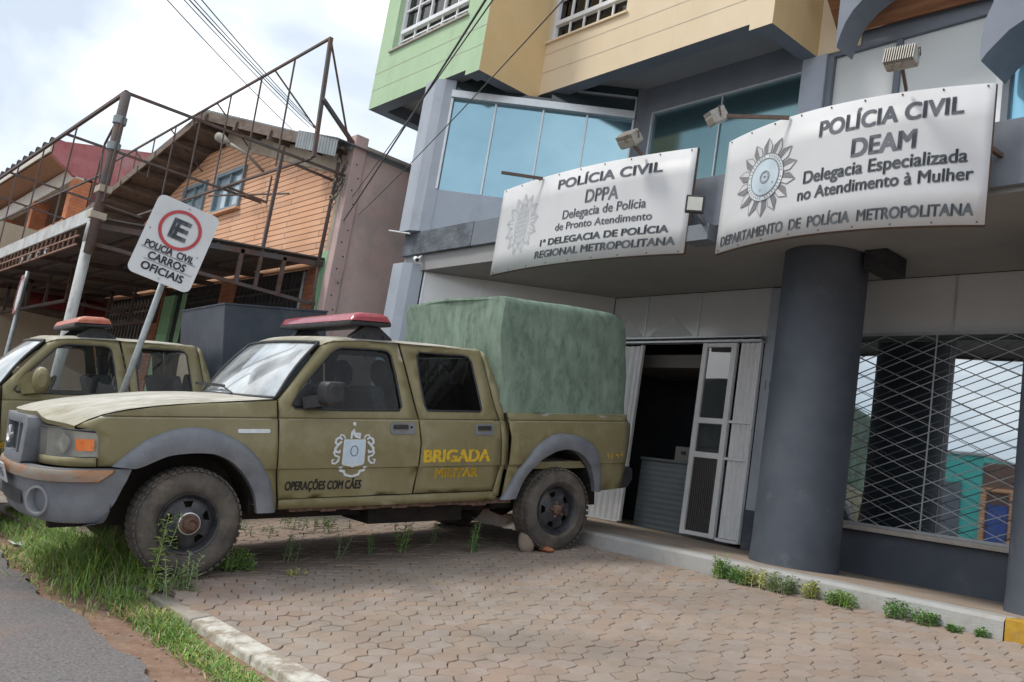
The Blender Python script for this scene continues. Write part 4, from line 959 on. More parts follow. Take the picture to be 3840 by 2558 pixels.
    for v, sc in ((.15, .5), (.165, .85), (.20, 1), (.6, 1), (1.1, 1), (1.50, 1), (1.535, .85), (1.55, .5)):
        rows.append([(1.375+(a-1.375)*(.75+.25*sc), v, 1.905+(b-1.905)*sc) for a, b in pr])
    lb.grid(rows); lb.add(rows[0], [tuple(range(6))]); lb.add(rows[-1], [tuple(range(6))])
    bar = B(lb, 'light_bar', M_red if variant == 1 else M_redold, auto=45)
    bs = MB().box((1.20, .16, 1.868), (1.55, 1.54, 1.906)).build('light_bar_base', M_black, bar, local=True, bevel=.012)
    for side in (0, 1):
        q = MB().prism([(1.24, 1.762), (1.60, 1.757), (1.60, 1.78), (1.49, 1.865), (1.36, 1.868), (1.26, 1.79)], lambda a, b, t: (a, t, b), .24, .33)
        for s in (1.36, 1.53): q.lathe((s, .238, 1.79), (0, -1, 0), [(.014, -.01), (.013, .012), (.0001, .014)], 10)
        mir(q, side).build('light_bar_bracket', M_black, bar, local=True, bevel=.006)
    return root, d1, d2, bd
truck, _, _, _ = make_truck((-6.06, 2.546, 87), 'pickup_truck', 'olive double cab pickup with green canvas bed cover and white crest on its door', 1)
def door_of(root, i): return [o for o in root.children if o.name.split('.')[0] == 'door'][i]
td_f, td_r = door_of(truck, 0), door_of(truck, 1); tbed = [o for o in truck.children if o.name.split('.')[0] == 'bed_side'][0]
def side_text(s, x0, x1, h0, cap, parent, m, name, bold=.02, shear=0.0, drop=0.0):
    V, T = txt(s, bold, shear)
    P = []
    for x, y in V:
        a = lerp(x0, x1, x); b = h0+y*cap+drop*x; P.append((a, vside(a, b)-.0035, b))
    return MB().add(P, T).build(name, m, parent, local=True)
side_text('OPERAÇÕES COM CÃES', .685, 1.285, .600, .064, td_f, M_ink, 'dog_unit_lettering', .055, .12)
side_text('BRIGADA', 1.80, 2.40, .800, .097, td_r, M_yel, 'yellow_lettering', .06)
side_text('MILITAR', 1.915, 2.305, .672, .069, td_r, M_yel2, 'yellow_lettering', .05)
# crest on the front door
def on_side(pts, T, dv): return MB().add([(a, vside(a, b)-dv, b) for a, b in pts], T)
V, T = panel([(1.112, .985), (1.29, .985), (1.288, .80), (1.275, .785), (1.21, .773), (1.195, .765), (1.18, .773), (1.115, .785), (1.105, .80)], (), .08)
cr = on_side(V, T, .004).build('crest', M_white, td_f, local=True)
V, T = panel([(1.12, .977), (1.28, .977), (1.278, .805), (1.268, .795), (1.125, .795), (1.115, .805)], (), .08); on_side(V, T, .0055).build('crest_shield', M_pale, cr, local=True)
el = [(1.199+.032*cos(t), .895+.042*sin(t)) for t in np.linspace(0, 2*pi, 25)[:-1]]; eli = [(1.199+.026*cos(t), .895+.036*sin(t)) for t in np.linspace(0, 2*pi, 25)[:-1]]
V, T = panel(el, [eli], .05); on_side(V, T, .007).build('crest_oval', M_navy, cr, local=True)
sc = MB()
def ribbon(pts, w):
    P = [np.array(p) for p in pts]; L = []; R = []
    for i, p in enumerate(P):
        d = P[min(i+1, len(P)-1)]-P[max(i-1, 0)]; d = d/(np.linalg.norm(d)+1e-9); n = np.array((-d[1], d[0])); ww = w*(.55+.45*sin(pi*(i+.5)/len(P)))
        L.append(p+n*ww); R.append(p-n*ww)
    sc.grid([[(a, vside(a, b)-.005, b) for a, b in L], [(a, vside(a, b)-.005, b) for a, b in R]])
def spiral(cx, cy, r0, r1, a0, a1, n=14): return [(cx+lerp(r0, r1, k/n)*cos(lerp(a0, a1, k/n)), cy+lerp(r0, r1, k/n)*sin(lerp(a0, a1, k/n))) for k in range(n+1)]
for sg in (-1, 1):
    X = lambda d: 1.199+sg*d
    ribbon([(X(.10), .985), (X(.125), 1.0), (X(.15), .985), (X(.155), .96), (X(.14), .945), (X(.125), .955)], .010)
    ribbon([(X(.105), .97), (X(.135), .94), (X(.155), .915), (X(.15), .89), (X(.12), .885), (X(.115), .905)], .011)
    ribbon([(X(.155), .915), (X(.165), .88), (X(.15), .86), (X(.12), .85), (X(.125), .82), (X(.145), .80), (X(.17), .80), (X(.175), .825), (X(.155), .83)], .009)
    ribbon([(X(.075), .99), (X(.09), 1.015), (X(.115), 1.02), (X(.12), 1.0), (X(.105), .995)], .007)
    ribbon([(X(.115), .765), (X(.09), .77), (X(.10), .745), (X(.065), .735), (X(.055), .71), (X(.0), .695)], .012)
ribbon([(1.17, .99), (1.178, 1.04), (1.19, 1.06), (1.195, 1.03), (1.215, 1.025), (1.24, 1.03), (1.238, .99)], .012)
ribbon([(1.19, 1.03), (1.21, 1.01), (1.235, 1.0)], .012)
ribbon(spiral(1.199, 1.105, .008, .008, 0, 6.2), .008)
sc.build('crest_scrolls', M_white, cr, local=True)
# fuel flap, badge, worn flecks, canvas
V, T = panel(rrect(2.685, .91, 2.83, 1.045, .03), (), .08); on_side(V, T, .004).build('fuel_flap', M_paint, tbed, local=True, solid=.006)
fen = [o for o in truck.children if o.name.split('.')[0] == 'fender'][0]
V, T = panel(rrect(.305, 1.032, .54, 1.062, .012), (), .08); on_side(V, T, .006).build('fender_badge', M_white, fen, local=True, solid=.006)
fl = MB()
for a, b, c, d in ((3.62, .845, .010, .006), (3.635, .825, .006, .014), (3.675, .83, .007, .02), (3.72, .84, .012, .007), (3.74, .83, .007, .013), (3.775, .835, .016, .006), (3.79, .85, .006, .012)):
    fl.box((a, vside(a, b)-.004, b-d), (a+c, vside(a, b)-.002, b+d))
fl.build('yellow_lettering', M_yel, tbed, local=True)
def canopy():
    rows = []
    def sec(s, top, ins):
        pr = []
        for k in range(7): pr.append((.045+.012*sin(k/6*pi)+ins*.3, lerp(1.205, top-.11, k/6)))
        for k in range(1, 9): a = pi*k/18; pr.append((.045+ins*.3+.10*(1-cos(a)), top-.11+.10*sin(a)+.005*k/8))
        for k in range(1, 8): t = k/8; pr.append((lerp(.145, TW/2, t), top-.01+.025*sin(t*pi/2)))
        full = pr+[(TW-v, h) for v, h in pr[::-1]]
        return [(s, v, h) for v, h in full]
    for s, top, ins in ((2.515, 2.19, .03), (2.522, 2.212, 0), (2.62, 2.212, 0), (2.8, 2.208, 0), (3.0, 2.20, 0), (3.2, 2.192, 0), (3.4, 2.184, 0), (3.6, 2.176, 0), (3.72, 2.165, 0), (3.79, 2.135, .01), (3.83, 2.09, .03), (3.855, 2.02, .06)):
        row = sec(s, top, ins)
        rows.append([(s_+.012*sin(h*9+v*5), v+(.005*sin(s*5.3+h*4.1)+.002*sin(s*17+h*9) if .2 < v < 1.5 or h > 1.3 else 0)*(1 if v < .88 else -1), h+.005*sin(s*8+v*6)*(h > 2)) for s_, v, h in row])
    b = MB().grid(rows); n = len(rows[0])
    # closed ends, dropping slightly inwards
    for r, ds in ((rows[0], .0), (rows[-1], .015)):
        h = n//2; b.grid([[r[k] for k in range(h)], [(lerp(r[k][0], r[n-1-k][0], .5)+ds, TW/2, r[k][2]+(0 if k < h-1 else 0)) for k in range(h)], [r[n-1-k] for k in range(h)]])
    return b
cn = canopy().build('canvas_cover', M_canvas, truck, local=True, auto=60)
MB().add([(2.83, .02, 1.215), (2.95, .005, 1.213), (2.92, -.01, 1.29), (2.87, .03, 1.25)], [(0, 1, 2), (0, 2, 3)]).build('lifted_flap', M_canvas, cn, local=True, solid=.004)

# small fit of the near truck's sheet metal to the stance in the photograph (long bed, nose a little high)
WS = (-1.1, -.6, 0, .6, 1.2, 1.75, 2.5, 3.1, 3.84, 4.1); WD = (-.02, -.03, -.05, -.057, -.051, -.033, .01, .061, .145, .17); WK = (.10, .09, .075, .06, .044, .03, .01, -.007, -.028, -.03)
def warp(s, v, h): return (s+float(np.interp(s, WS, WD)), v, h+max(0, 1.3-h)/1.3*float(np.interp(s, WS, WK)))
def fit_meshes(o, wheel=None):
    for c in o.children:
        kind = wheel
        if c.name.split('.')[0] == 'wheel': kind = 'f' if c.children[0].data.vertices[0].co.x < 1 else 'r'
        if c.type == 'MESH':
            for vx in c.data.vertices:
                if kind == 'f': q = ((vx.co.x)*.944-.05, vx.co.y, .440+(vx.co.z-.388)*.944)
                elif kind == 'r': q = (vx.co.x+.061, vx.co.y, vx.co.z-.005)
                else: q = warp(*vx.co)
                vx.co = q
        fit_meshes(c, kind)
fit_meshes(truck)
truck2, _, _, _ = make_truck((-9.45, 1.365, 84.6), 'pickup_truck', 'olive pickup with navy steel box on its bed parked behind the leaning parking sign', 2)
f2 = [o for o in truck2.children if o.name.split('.')[0] == 'door'][0]
side_text('206', .40, .68, .70, .055, f2, M_yel, 'yellow_number', .035)
bx = MB().box((2.60, .0, 1.20), (3.74, 1.72, 2.19)); bxo = bx.build('cargo_box', M_navybox, truck2, local=True, bevel=.012)
sm = MB()
for v in (.0, 1.72): sm.box((2.592, v-.012, 2.182), (3.748, v+.012, 2.2))
sm.box((2.59, .012, 2.183), (2.606, 1.708, 2.2))
sm.build('box_edge_trim', M_navybox, bxo, local=True)
# ------------------------------------------------------------------ curved signs on the fascia
M_sign = mat('white_banner', (.60, .60, .605), (.54, .545, .555), 1.4, rough=.48, spec=.4, bump=.002, bscale=2.2, dirt=(.50, .47, .42), dscale=1.6, dlo=.60, dhi=.85)
M_signb = mat('brown_steel_frame', (.075, .055, .045), (.13, .085, .06), 16, rough=.75)
M_lett = mat('grey_sign_lettering', (.075, .085, .105), (.13, .14, .16), 9, rough=.5)
M_dletter = mat('dark_sign_lettering', (.035, .045, .055), (.06, .07, .08), 9, rough=.5)
M_emb = mat('emblem_grey', (.16, .155, .165), (.22, .215, .225), 9, rough=.5)
M_lgrey = mat('faded_grey_print', (.30, .33, .35), (.38, .405, .425), 9, rough=.5)
M_lamp = mat('aged_lamp_casing', (.34, .32, .28), (.45, .43, .39), 14, rough=.55, metal=.3, dirt=(.22, .15, .10), dscale=14, dlo=.52, dhi=.66)
class Sign:
    def __init__(s, x0, x1, yb, bow, z0, z1, skew=0.0): s.x0, s.x1, s.yb, s.bow, s.z0, s.z1, s.skew = x0, x1, yb, bow, z0, z1, skew
    def pt(s, a, w_, out=0.0):
        t = 2*a-1; x = lerp(s.x0, s.x1, a); y = s.yb-s.bow*(1-t*t); z = lerp(s.z0, s.z1, w_)
        sl = 4*s.bow*t/(s.x1-s.x0); n = np.array((sl, -1.0)); n /= np.linalg.norm(n)
        return (x+n[0]*out, y+n[1]*out, z)
    def uv(s, p):
        y = s.yb-s.bow*.6
        for _ in range(25):
            q = onY(p, y); a = (q[0]-s.x0)/(s.x1-s.x0); t = 2*a-1; y = s.yb-s.bow*(1-t*t)
        return float(a), float((q[2]-s.z0)/(s.z1-s.z0))
    def text(s, root, st, p0, p1, ptop, m, bold=.02, shear=0.0, out=.004):
        (a0, w0), (a1, w1) = s.uv(p0), s.uv(p1); cap = s.uv(ptop)[1]-w0
        V, T = txt(st, bold, shear)
        return MB().add([s.pt(lerp(a0, a1, x), lerp(w0, w1, x)+y*cap, out) for x, y in V], T).build('lettering', m, root)
    def sheet(s, root):
        rows = [[s.pt(a, w_, 0) for a in np.linspace(0, 1, 41)] for w_ in (0, .25, .5, .75, 1)]
        b = MB().grid(rows); o = b.build('banner', M_sign, root, smooth=True, solid=.012)
        f = MB()
        for w_ in (.005, .995): f.tube([s.pt(a, w_, -.022) for a in np.linspace(0, 1, 15)], .016, 6)
        for a in (0.004, .5, .996): f.bar(s.pt(a, 0, -.022), s.pt(a, 1, -.022), .03); f.bar(s.pt(a, .55, -.03), (s.pt(a, .5)[0], 6.0, s.pt(a, .55)[2]), .03)
        f.build('sign_frame', M_signb, root)
        bl = MB()
        for k in range(9):
            for w_ in (.018, .982): q = s.pt(.02+.96*k/8, w_, .002); bl.lathe(q, (0, -1, 0), [(.007, -.003), (.006, .004), (.0001, .005)], 8)
        bl.build('rivets', M_signb, root)
c3 = lambda x, y: (2440+x*.595, y*.595); z1_ = lambda x, y: (1850+x*.34, 500+y*.34)
sg1 = thing('police_sign', 'curved white police sign with a large grey star emblem and the big letters DEAM', 'sign', (-3.6, 5.9, 3.56))
S1 = Sign(-4.69, -2.54, 5.79, .21, 3.575, 4.56); S1.sheet(sg1)
S1.text(sg1, 'POLÍCIA CIVIL', c3(1065, 865), c3(1970, 712), c3(1075, 770), M_lett, .045)
S1.text(sg1, 'DEAM', c3(1265, 990), c3(1665, 930), c3(1275, 880), M_lett, .05)
S1.text(sg1, 'Delegacia Especializada', c3(962, 1160), c3(1995, 1020), c3(968, 1085), M_dletter, .035)
S1.text(sg1, 'no Atendimento à Mulher', c3(925, 1268), c3(2030, 1132), c3(932, 1197), M_dletter, .035)
S1.text(sg1, 'DEPARTAMENTO  DE  POLÍCIA  METROPOLITANA', c3(440, 1558), c3(2030, 1358), c3(442, 1500), M_dletter, .045)
def emblem(S, root, centre, rx, rz, pet, outline_only=False):
    a0, w0 = S.uv(centre); H = S.z1-S.z0; Wd = S.x1-S.x0
    def q(r, th, out=.004): return S.pt(a0+r*rx*cos(th)/Wd, w0+r*rz*sin(th)/H, out)
    def strip(b, pts, wd, out):
        for (p, q_) in zip(pts[:-1], pts[1:]):
            d = np.array(q_)-np.array(p); L = np.linalg.norm(d)+1e-9; n = np.array((-d[1], d[0]))/L*wd
            b.add([S.pt(a0+v[0]*rx/Wd, w0+v[1]*rz/H, out) for v in (np.array(p)+n, np.array(q_)+n, np.array(q_)-n, np.array(p)-n)], [(0, 1, 2, 3)])
    dk = MB(); lt = MB(); ln = MB()
    for k in range(pet):
        th = pi/2+2*pi*k/pet; h = pi/pet
        P0 = (.56*cos(th), .56*sin(th)); P1 = (.80*cos(th+h*.78), .80*sin(th+h*.78)); P2 = (1.0*cos(th), 1.0*sin(th)); P3 = (.80*cos(th-h*.78), .80*sin(th-h*.78)); P4 = (.56*cos(th+h*.8), .56*sin(th+h*.8)); P5 = (.56*cos(th-h*.8), .56*sin(th-h*.8))
        mk = lambda p, out: S.pt(a0+p[0]*rx/Wd, w0+p[1]*rz/H, out)
        if not outline_only:
            dk.add([mk(p, .004) for p in (P0, P4, P1, P2)], [(0, 1, 2, 3)]); lt.add([mk(p, .0042) for p in (P0, P2, P3, P5)], [(0, 1, 2, 3)])
        strip(ln, [P4, P1, P2, P3, P5], .008, .0052); strip(ln, [P2, P0], .006, .0054)
        if outline_only: strip(ln, [(p[0]*.9, p[1]*.9) for p in (P1, P2, P3)], .005, .0053)
    if not outline_only:
        dk.build('star_emblem', M_emb, root); lt.build('star_emblem_light', M_sign, root); ln.build('emblem_lines', M_emb, root)
        circ = [0+2*pi*k/48 for k in range(48)]
        MB().add([q(.60, t, .0058) for t in circ], [tuple(range(48))]).build('emblem_ring', M_white, root)
        MB().add([q(.47, t, .0074) for t in circ], [tuple(range(48))]).build('emblem_disc', mat('pale_blue_print', (.50, .60, .66), (.56, .65, .70), 9, rough=.5), root)
        rg = MB()
        for r, wd in ((.60, .010), (.475, .007), (.455, .005), (.15, .012), (.11, .006)):
            pts = [(r*cos(t), r*sin(t)) for t in np.linspace(0, 2*pi, 49)]; strip(rg, pts, wd, .0088)
        for k in range(40):
            th = 2*pi*k/40
            if k % 10: strip(rg, [(.515*cos(th), .515*sin(th)), (.555*cos(th), .555*sin(th))], .012, .0084)
        strip(rg, [(-.04, 0), (.04, .02)], .02, .0089); strip(rg, [(.26, -.2), (.31, -.17)], .012, .0089); strip(rg, [(-.12, -.33), (-.09, -.30)], .012, .0089)
        rg.build('emblem_lines', M_emb, root)
    else:
        for k in range(9):
            x = -.34+k*.085; h = .62*sqrt(max(.05, 1-(x/.42)**2)); strip(ln, [(x, -h*.9), (x*.8, h)], .007, .005)
        for k in range(6): z = -.4+k*.15; strip(ln, [(-.3, z), (.3, z+.04)], .004, .005)
        pts = [(.40*cos(t), .66*sin(t)) for t in np.linspace(0, 2*pi, 30)]; strip(ln, pts, .008, .0051)
        ln.build('faded_star_emblem', M_lgrey, root)
emblem(S1, sg1, c3(722, 1118), .31, .325, 14)
sg2 = thing('police_sign', 'curved white police sign with a faded outline star and the letters DPPA', 'sign', (-6.35, 5.9, 3.6))
S2 = Sign(-7.70, -5.03, 5.79, .12, 3.615, 4.575); S2.sheet(sg2)
S2.text(sg2, 'POLÍCIA CIVIL', z1_(718, 618), z1_(1862, 420), z1_(738, 520), M_lett, .04)
S2.text(sg2, 'DPPA', z1_(1012, 765), z1_(1370, 718), z1_(1030, 625), M_lett, .025)
S2.text(sg2, 'Delegacia de Polícia', z1_(762, 950), z1_(1680, 815), z1_(775, 855), M_lett, .02)
S2.text(sg2, 'de Pronto Atendimento', z1_(680, 1078), z1_(1745, 950), z1_(690, 1000), M_lett, .02)
S2.text(sg2, '1ª DELEGACIA DE POLÍCIA', z1_(515, 1248), z1_(1925, 1090), z1_(525, 1180), M_dletter, .05)
S2.text(sg2, 'REGIONAL METROPOLITANA', z1_(455, 1385), z1_(1995, 1230), z1_(462, 1310), M_dletter, .05)
emblem(S2, sg2, z1_(312, 1000), .29, .33, 13, True)
# lamps on arms
def flood(name, label, c, aim, w_, d_, h_, foot, group='old floodlights on arms over the signs'):
    r = thing(name, label, 'floodlight', tuple(foot), group=group)
    a = np.array(aim, float); a /= np.linalg.norm(a); x = np.cross(a, (0, 0, 1)); x /= np.linalg.norm(x); z = np.cross(x, a); c = np.array(c)
    b = MB().obox(c+a*.005, (x, a, z), (w_/2, d_*.3, h_/2)); b.build('lamp_housing', M_lamp, r, bevel=.01)
    f = MB()
    for k in range(13): f.obox(c-a*(d_*.40)+x*(w_*(k/12-.5)*.92), (x, a, z), (.003, d_*.16, h_*.46))
    f.build('cooling_fins', M_lamp, r)
    MB().obox(c+a*(d_*.36), (x, a, z), (w_*.44, .004, h_*.42)).build('lamp_glass', M_gl_lens, r)
    y = MB().tube([c+x*w_*.56+z*0, c+x*w_*.56-z*h_*.2+np.array((0, 0, h_*.62)), c-x*w_*.56+np.array((0, 0, h_*.62)), c-x*w_*.56], .006, 6); y.bar(np.array(foot), c-a*d_*.2-z*h_*.1, .018, .03); y.build('lamp_arm', M_signb, r)
    return r
flood('floodlight', 'aged floodlight with cooling fins on a short arm above the DEAM sign', (-2.98, 5.36, 4.66), (-.12, .96, -.22), .21, .12, .125, (-3.06, 5.60, 4.555))
flood('floodlight', 'small rusty floodlight at the top edge of the DPPA sign', (-5.58, 5.50, 4.64), (.05, .75, -.65), .21, .13, .12, (-5.58, 5.68, 4.57))
al = flood('floodlight', 'drop shaped lamp on a long thin arm in front of the teal window', (-4.43, 5.28, 4.52), (.25, .55, -.8), .11, .12, .15, (-3.98, 5.59, 4.545))
rt = thing('metal_rod', 'bare rusty rod without a lamp at the left top corner of the DPPA sign', 'rod', (-6.94, 5.66, 4.55)); MB().bar((-6.94, 5.68, 4.555), (-7.28, 5.40, 4.58), .022, .03).build('rod', M_signb, rt)
ll = thing('led_floodlight', 'square black floodlight with a pale face between the two signs', 'floodlight', (-4.93, 5.9, 3.75))
lc = np.array((-4.74, 5.52, 3.925)); la = np.array((.55, -.83, -.05)); la /= np.linalg.norm(la); lx = np.cross((0, 0, 1), la); lz = np.cross(la, lx)
MB().obox(lc, (lx, la, lz), (.078, .02, .075)).build('lamp_housing', M_black, ll, bevel=.008); MB().obox(lc+la*.021, (lx, la, lz), (.060, .003, .056)).build('lamp_face', mat('lamp_face', (.55, .56, .50), (.62, .62, .56), 20, rough=.3), ll)
MB().bar(lc-la*.02-lz*.06, (-4.93, 5.98, 3.86), .03).box((-5.05, 5.80, 3.72), (-4.80, 5.97, 3.86)).build('lamp_bracket', M_midgr, ll)
cc = thing('cctv_camera', 'small white security camera under the left end of the fascia', 'camera', (-9.42, 6.02, 4.05))
MB().lathe((-9.43, 5.92, 3.975), (.85, -.35, -.3), [(.0001, -.09), (.032, -.088), (.034, .05), (.03, .055), (.0001, .05)], 14).bar((-9.44, 5.95, 3.99), (-9.47, 6.02, 4.06), .025).build('camera_body', M_wmetal, cc, auto=40)
MB().lathe((-9.384, 5.901, 3.959), (.85, -.35, -.3), [(.024, .0), (.024, .004), (.0001, .006)], 12).build('camera_lens', M_black, cc)
tag(MB().tube([(-10.15, 5.88, 4.42), (-9.66, 5.9, 4.33)], .013, 8).build('metal_rod', M_alu), 'thin pale metal rod sticking out at the left end of the rough fascia', 'rod')

# ------------------------------------------------------------------ leaning parking sign
ps = thing('parking_sign', 'leaning white sign with a red ring round the letter E on a grey pole', 'sign', (-8.78, 2.46, .40))
Cn = np.array((-7.94, 2.52, 3.02)); n_ = np.array((7.94, -2.52, 0)); n_ /= np.linalg.norm(n_); rt0 = np.cross((0, 0, 1), n_); th = radians(10.6)
ux = rt0*cos(th)-np.array((0, 0, 1))*sin(th); uz = np.array((0, 0, 1))*cos(th)+rt0*sin(th)
M_plate2 = mat('white_sign_plate', (.64, .66, .67), (.58, .60, .61), 3, rough=.4, dirt=(.5, .47, .42), dscale=6, dlo=.6, dhi=.8)
M_ring = mat('red_ring', (.40, .03, .04), (.47, .05, .06), 8, rough=.45)
M_galv = mat('galvanised_pole', (.30, .33, .34), (.42, .45, .46), 14, rough=.5, metal=.4)
SW, SH = .545, .735
V, T = panel(rrect(-SW/2, -SH/2, SW/2, SH/2, .06), (), .2)
sp = lambda a, b, o: Cn+ux*a+uz*b+n_*o
MB().add([sp(a, b, 0) for a, b in V], T).build('sign_plate', M_plate2, ps, solid=.006)
ring = lambda r0, r1, cy, o, n=48: MB().grid([[sp(r*cos(t), cy+r*sin(t), o) for t in np.linspace(0, 2*pi, n+1)] for r in (r0, r1)])
ring(.180, .152, .125, .004+.003).build('red_ring', M_ring, ps)
def stext(s, x0, x1, b0, cap, bold, m=M_dletter):
    V, T = txt(s, bold); MB().add([sp(lerp(x0, x1, x), b0+y*cap, .0072) for x, y in V], T).build('lettering', m, ps)
stext('E', -.062, .056, .045, .165, .08, M_lett); stext('POLICIA  CIVIL', -.215, .205, -.112, .058, .045); stext('CARROS', -.155, .165, -.205, .065, .035); stext('OFICIAIS', -.175, .185, -.305, .065, .035)
MB().obox(sp(0, -.122, .0072), (ux, uz, n_), (.235, .0025, .0004)).obox(sp(.03, -.217, .0072), (ux, uz, n_), (.21, .002, .0004)).build('ruled_lines', M_lett, ps)
b = MB()
for a, c_ in ((0, .335), (0, -.335), (.22, -.04), (-.23, .05)): b.lathe(sp(a, c_, .006), n_, [(.008, 0), (.006, .004), (.0001, .005)], 8)
b.build('bolts', M_galv, ps)
pt_ = sp(0, .30, -.035); pb = np.array((-8.78, 2.46, .38)); MB().tube([pb, pt_], .028, 12).build('pole', M_galv, ps, smooth=True)
for c_ in (.26, -.26): MB().obox(sp(0, c_, -.016), (ux, uz, n_), (.06, .015, .015)).build('clamp', M_galv, ps)
# ------------------------------------------------------------------ neighbours to the left
r_ = lambda i, x, y: (({1: (0, 300), 2: (650, 350), 3: (0, 750), 4: (650, 750), 5: (400, 100)}[i][0])+x*.29737, ({1: (0, 300), 2: (650, 350), 3: (0, 750), 4: (650, 750), 5: (400, 100)}[i][1])+y*.29737)
M_pink = mat('pink_old_render', (.68, .46, .41), (.68, .55, .50), 1.3, rough=.95, bump=.004, bscale=30, dirt=(.46, .40, .36), dscale=.9, dlo=.46, dhi=.68, detail=10)
M_pinkdk = mat('pink_pilaster', (.60, .43, .40), (.52, .40, .37), 4, rough=.95, bump=.003, bscale=40, dirt=(.30, .27, .24), dscale=3)
M_mint = mat('mint_green_paint', (.26, .52, .28), (.33, .58, .36), 6, rough=.8, dirt=(.25, .3, .22), dscale=5, dlo=.55, dhi=.75)
M_orange_b = mat('orange_tile_siding', (.74, .39, .22), (.78, .46, .29), 1.6, rough=.75, brick=(0, 2, 2.3, .092, (.26, .11, .055), .008), dirt=(.66, .42, .28), dscale=2)
M_brick = mat('brick', (.44, .13, .05), (.56, .20, .09), 6, rough=.9, brick=(1, 2, .22, .075, (.30, .17, .11), .008))
M_brick2 = mat('brick_pier', (.36, .13, .06), (.46, .19, .10), 6, rough=.9, brick=(0, 2, .22, .075, (.22, .13, .09), .008))
M_plast = mat('pale_old_plaster', (.46, .40, .32), (.36, .30, .23), 3, rough=.95, bump=.003, bscale=40, dirt=(.25, .18, .13), dscale=3)
M_roofw = mat('old_roof_timber', (.13, .095, .075), (.21, .165, .135), 6, rough=.9, bump=.002, bscale=40, stretch=(1, 1, 3))
M_corr = mat('corrugated_grey_sheet', (.24, .27, .29), (.30, .33, .345), 3, rough=.7, wave=(0, .09, .012))
M_corr2 = mat('dark_corrugated_sheet', (.105, .095, .09), (.155, .14, .13), 3, rough=.8, wave=(0, .17, .02), dirt=(.07, .055, .05), dscale=1.5)
M_wfasc = mat('white_fascia_board', (.55, .56, .56), (.43, .43, .42), 5, rough=.7, dirt=(.28, .26, .23), dscale=3, dlo=.5, dhi=.7)
M_rustf = mat('rusted_steel_frame', (.10, .060, .048), (.165, .10, .08), 8, rough=.9, bump=.002, bscale=60, dirt=(.11, .11, .115), dscale=2.5, dlo=.42, dhi=.62)
M_redw = mat('red_old_wall', (.36, .10, .11), (.46, .20, .20), 1.5, rough=.95, dirt=(.42, .34, .33), dscale=1.1, dlo=.5, dhi=.68)
M_whitew = mat('white_timber', (.60, .57, .52), (.50, .46, .40), 4, rough=.7)
M_brownc = mat('brown_ceiling', (.33, .18, .11), (.40, .24, .15), 4, rough=.8, stretch=(1, 8, 1))
M_roofdk = mat('dark_roof_tiles', (.075, .075, .08), (.13, .125, .125), 6, rough=.85, wave=(0, .25, .03))
M_beige = mat('beige_wall', (.44, .36, .26), (.50, .42, .32), 2, rough=.9)
M_redaw = mat('dark_red_awning', (.22, .03, .03), (.30, .06, .06), 3, rough=.6)
M_bars = mat('dark_ironwork', (.05, .05, .055), (.09, .08, .075), 12, rough=.7)
M_palebars = mat('pale_ironwork', (.40, .37, .34), (.30, .26, .23), 12, rough=.7)
M_bluegl = mat('bluish_window_glass', (.38, .47, .52), (.50, .60, .65), 2, rough=.12, metal=.3, spec=.7)
M_wblue = mat('blue_window_frame', (.17, .24, .28), (.22, .29, .33), 8, rough=.6)
# pink party wall
pw = thing('party_wall', 'tall weathered pink wall with bare plaster patches beside the grey police station', 'wall', (-11.3, 5.9, .9))
MB().box((-11.35, 5.885, .85), (-11.2, 14, 5.74)).build('wall', M_pink, pw)
MB().box((-11.36, 5.883, 5.742), (-11.18, 14, 5.79)).build('wall_coping', M_plast, pw, bevel=.006)
MB().box((-11.36, 5.68, .85), (-11.17, 5.882, 5.90)).build('pilaster', M_pinkdk, pw, bevel=.012)
b = MB()
for k in range(14): z = 3.0+k*.19; b.lathe((-11.168, 5.79+.03*(-1)**k, z), (1, 0, 0), [(.012, -.004), (.010, .004), (.0001, .005)], 8)
b.build('pilaster_holes', M_under, pw)
# orange house
oh = thing('orange_house', 'two storey house with orange tiled gable and weathered timber roof', 'house', (-16.5, 5.75, .9))
V, T = panel([(-22.6, 4.0), (-11.57, 4.0), (-11.57, 5.37), (-16.35, 6.72), (-17.2, 6.72), (-22.6, 5.0)], [[(-16.42, 5.37), (-15.14, 5.37), (-15.14, 6.15), (-16.42, 6.15)], [(-18.15, 5.37), (-16.93, 5.37), (-16.93, 6.15), (-18.15, 6.15)]], .6)
MB().add([(a, 5.75, c) for a, c in V], T).build('gable_wall', M_orange_b, oh)
MB().prism([(-11.57, 5.372), (-16.35, 6.722), (-16.35, 7.0), (-11.35, 5.62)], lambda a, c, o: (a, o, c), 5.72, 5.90).build('plaster_band', M_plast, oh)
MB().prism([(-11.57, 4.0), (-11.36, 4.0), (-11.36, 5.60), (-11.57, 5.37)], lambda a, c, o: (a, o, c), 5.735, 5.9).build('corner_strip', M_plast, oh)
MB().box((-11.56, 5.70, .9), (-11.365, 5.9, 4.22)).build('corner_pilaster', M_mint, oh, bevel=.01)
def roofslab(P4, th, m, name):
    b = MB(); A = [np.array(p) for p in P4]; n = np.cross(A[1]-A[0], A[3]-A[0]); n /= np.linalg.norm(n); n *= (1 if n[2] > 0 else -1)
    b.add([p for p in A]+[p+n*th for p in A], [(0, 1, 2, 3), (4, 7, 6, 5), (0, 4, 5, 1), (1, 5, 6, 2), (2, 6, 7, 3), (3, 7, 4, 0)]); return b.build(name, m, oh)
ap = (-16.2, 5.15, 7.12)
roofslab([ap, (-11.2, 5.62, 5.66), (-11.2, 12, 5.66), (-16.2, 12, 7.12)], .07, M_corr, 'roof')
roofslab([ap, (-22.5, 4.75, 5.62), (-22.5, 12, 5.62), (-16.2, 12, 7.12)], .07, M_roofw, 'roof')
b = MB()
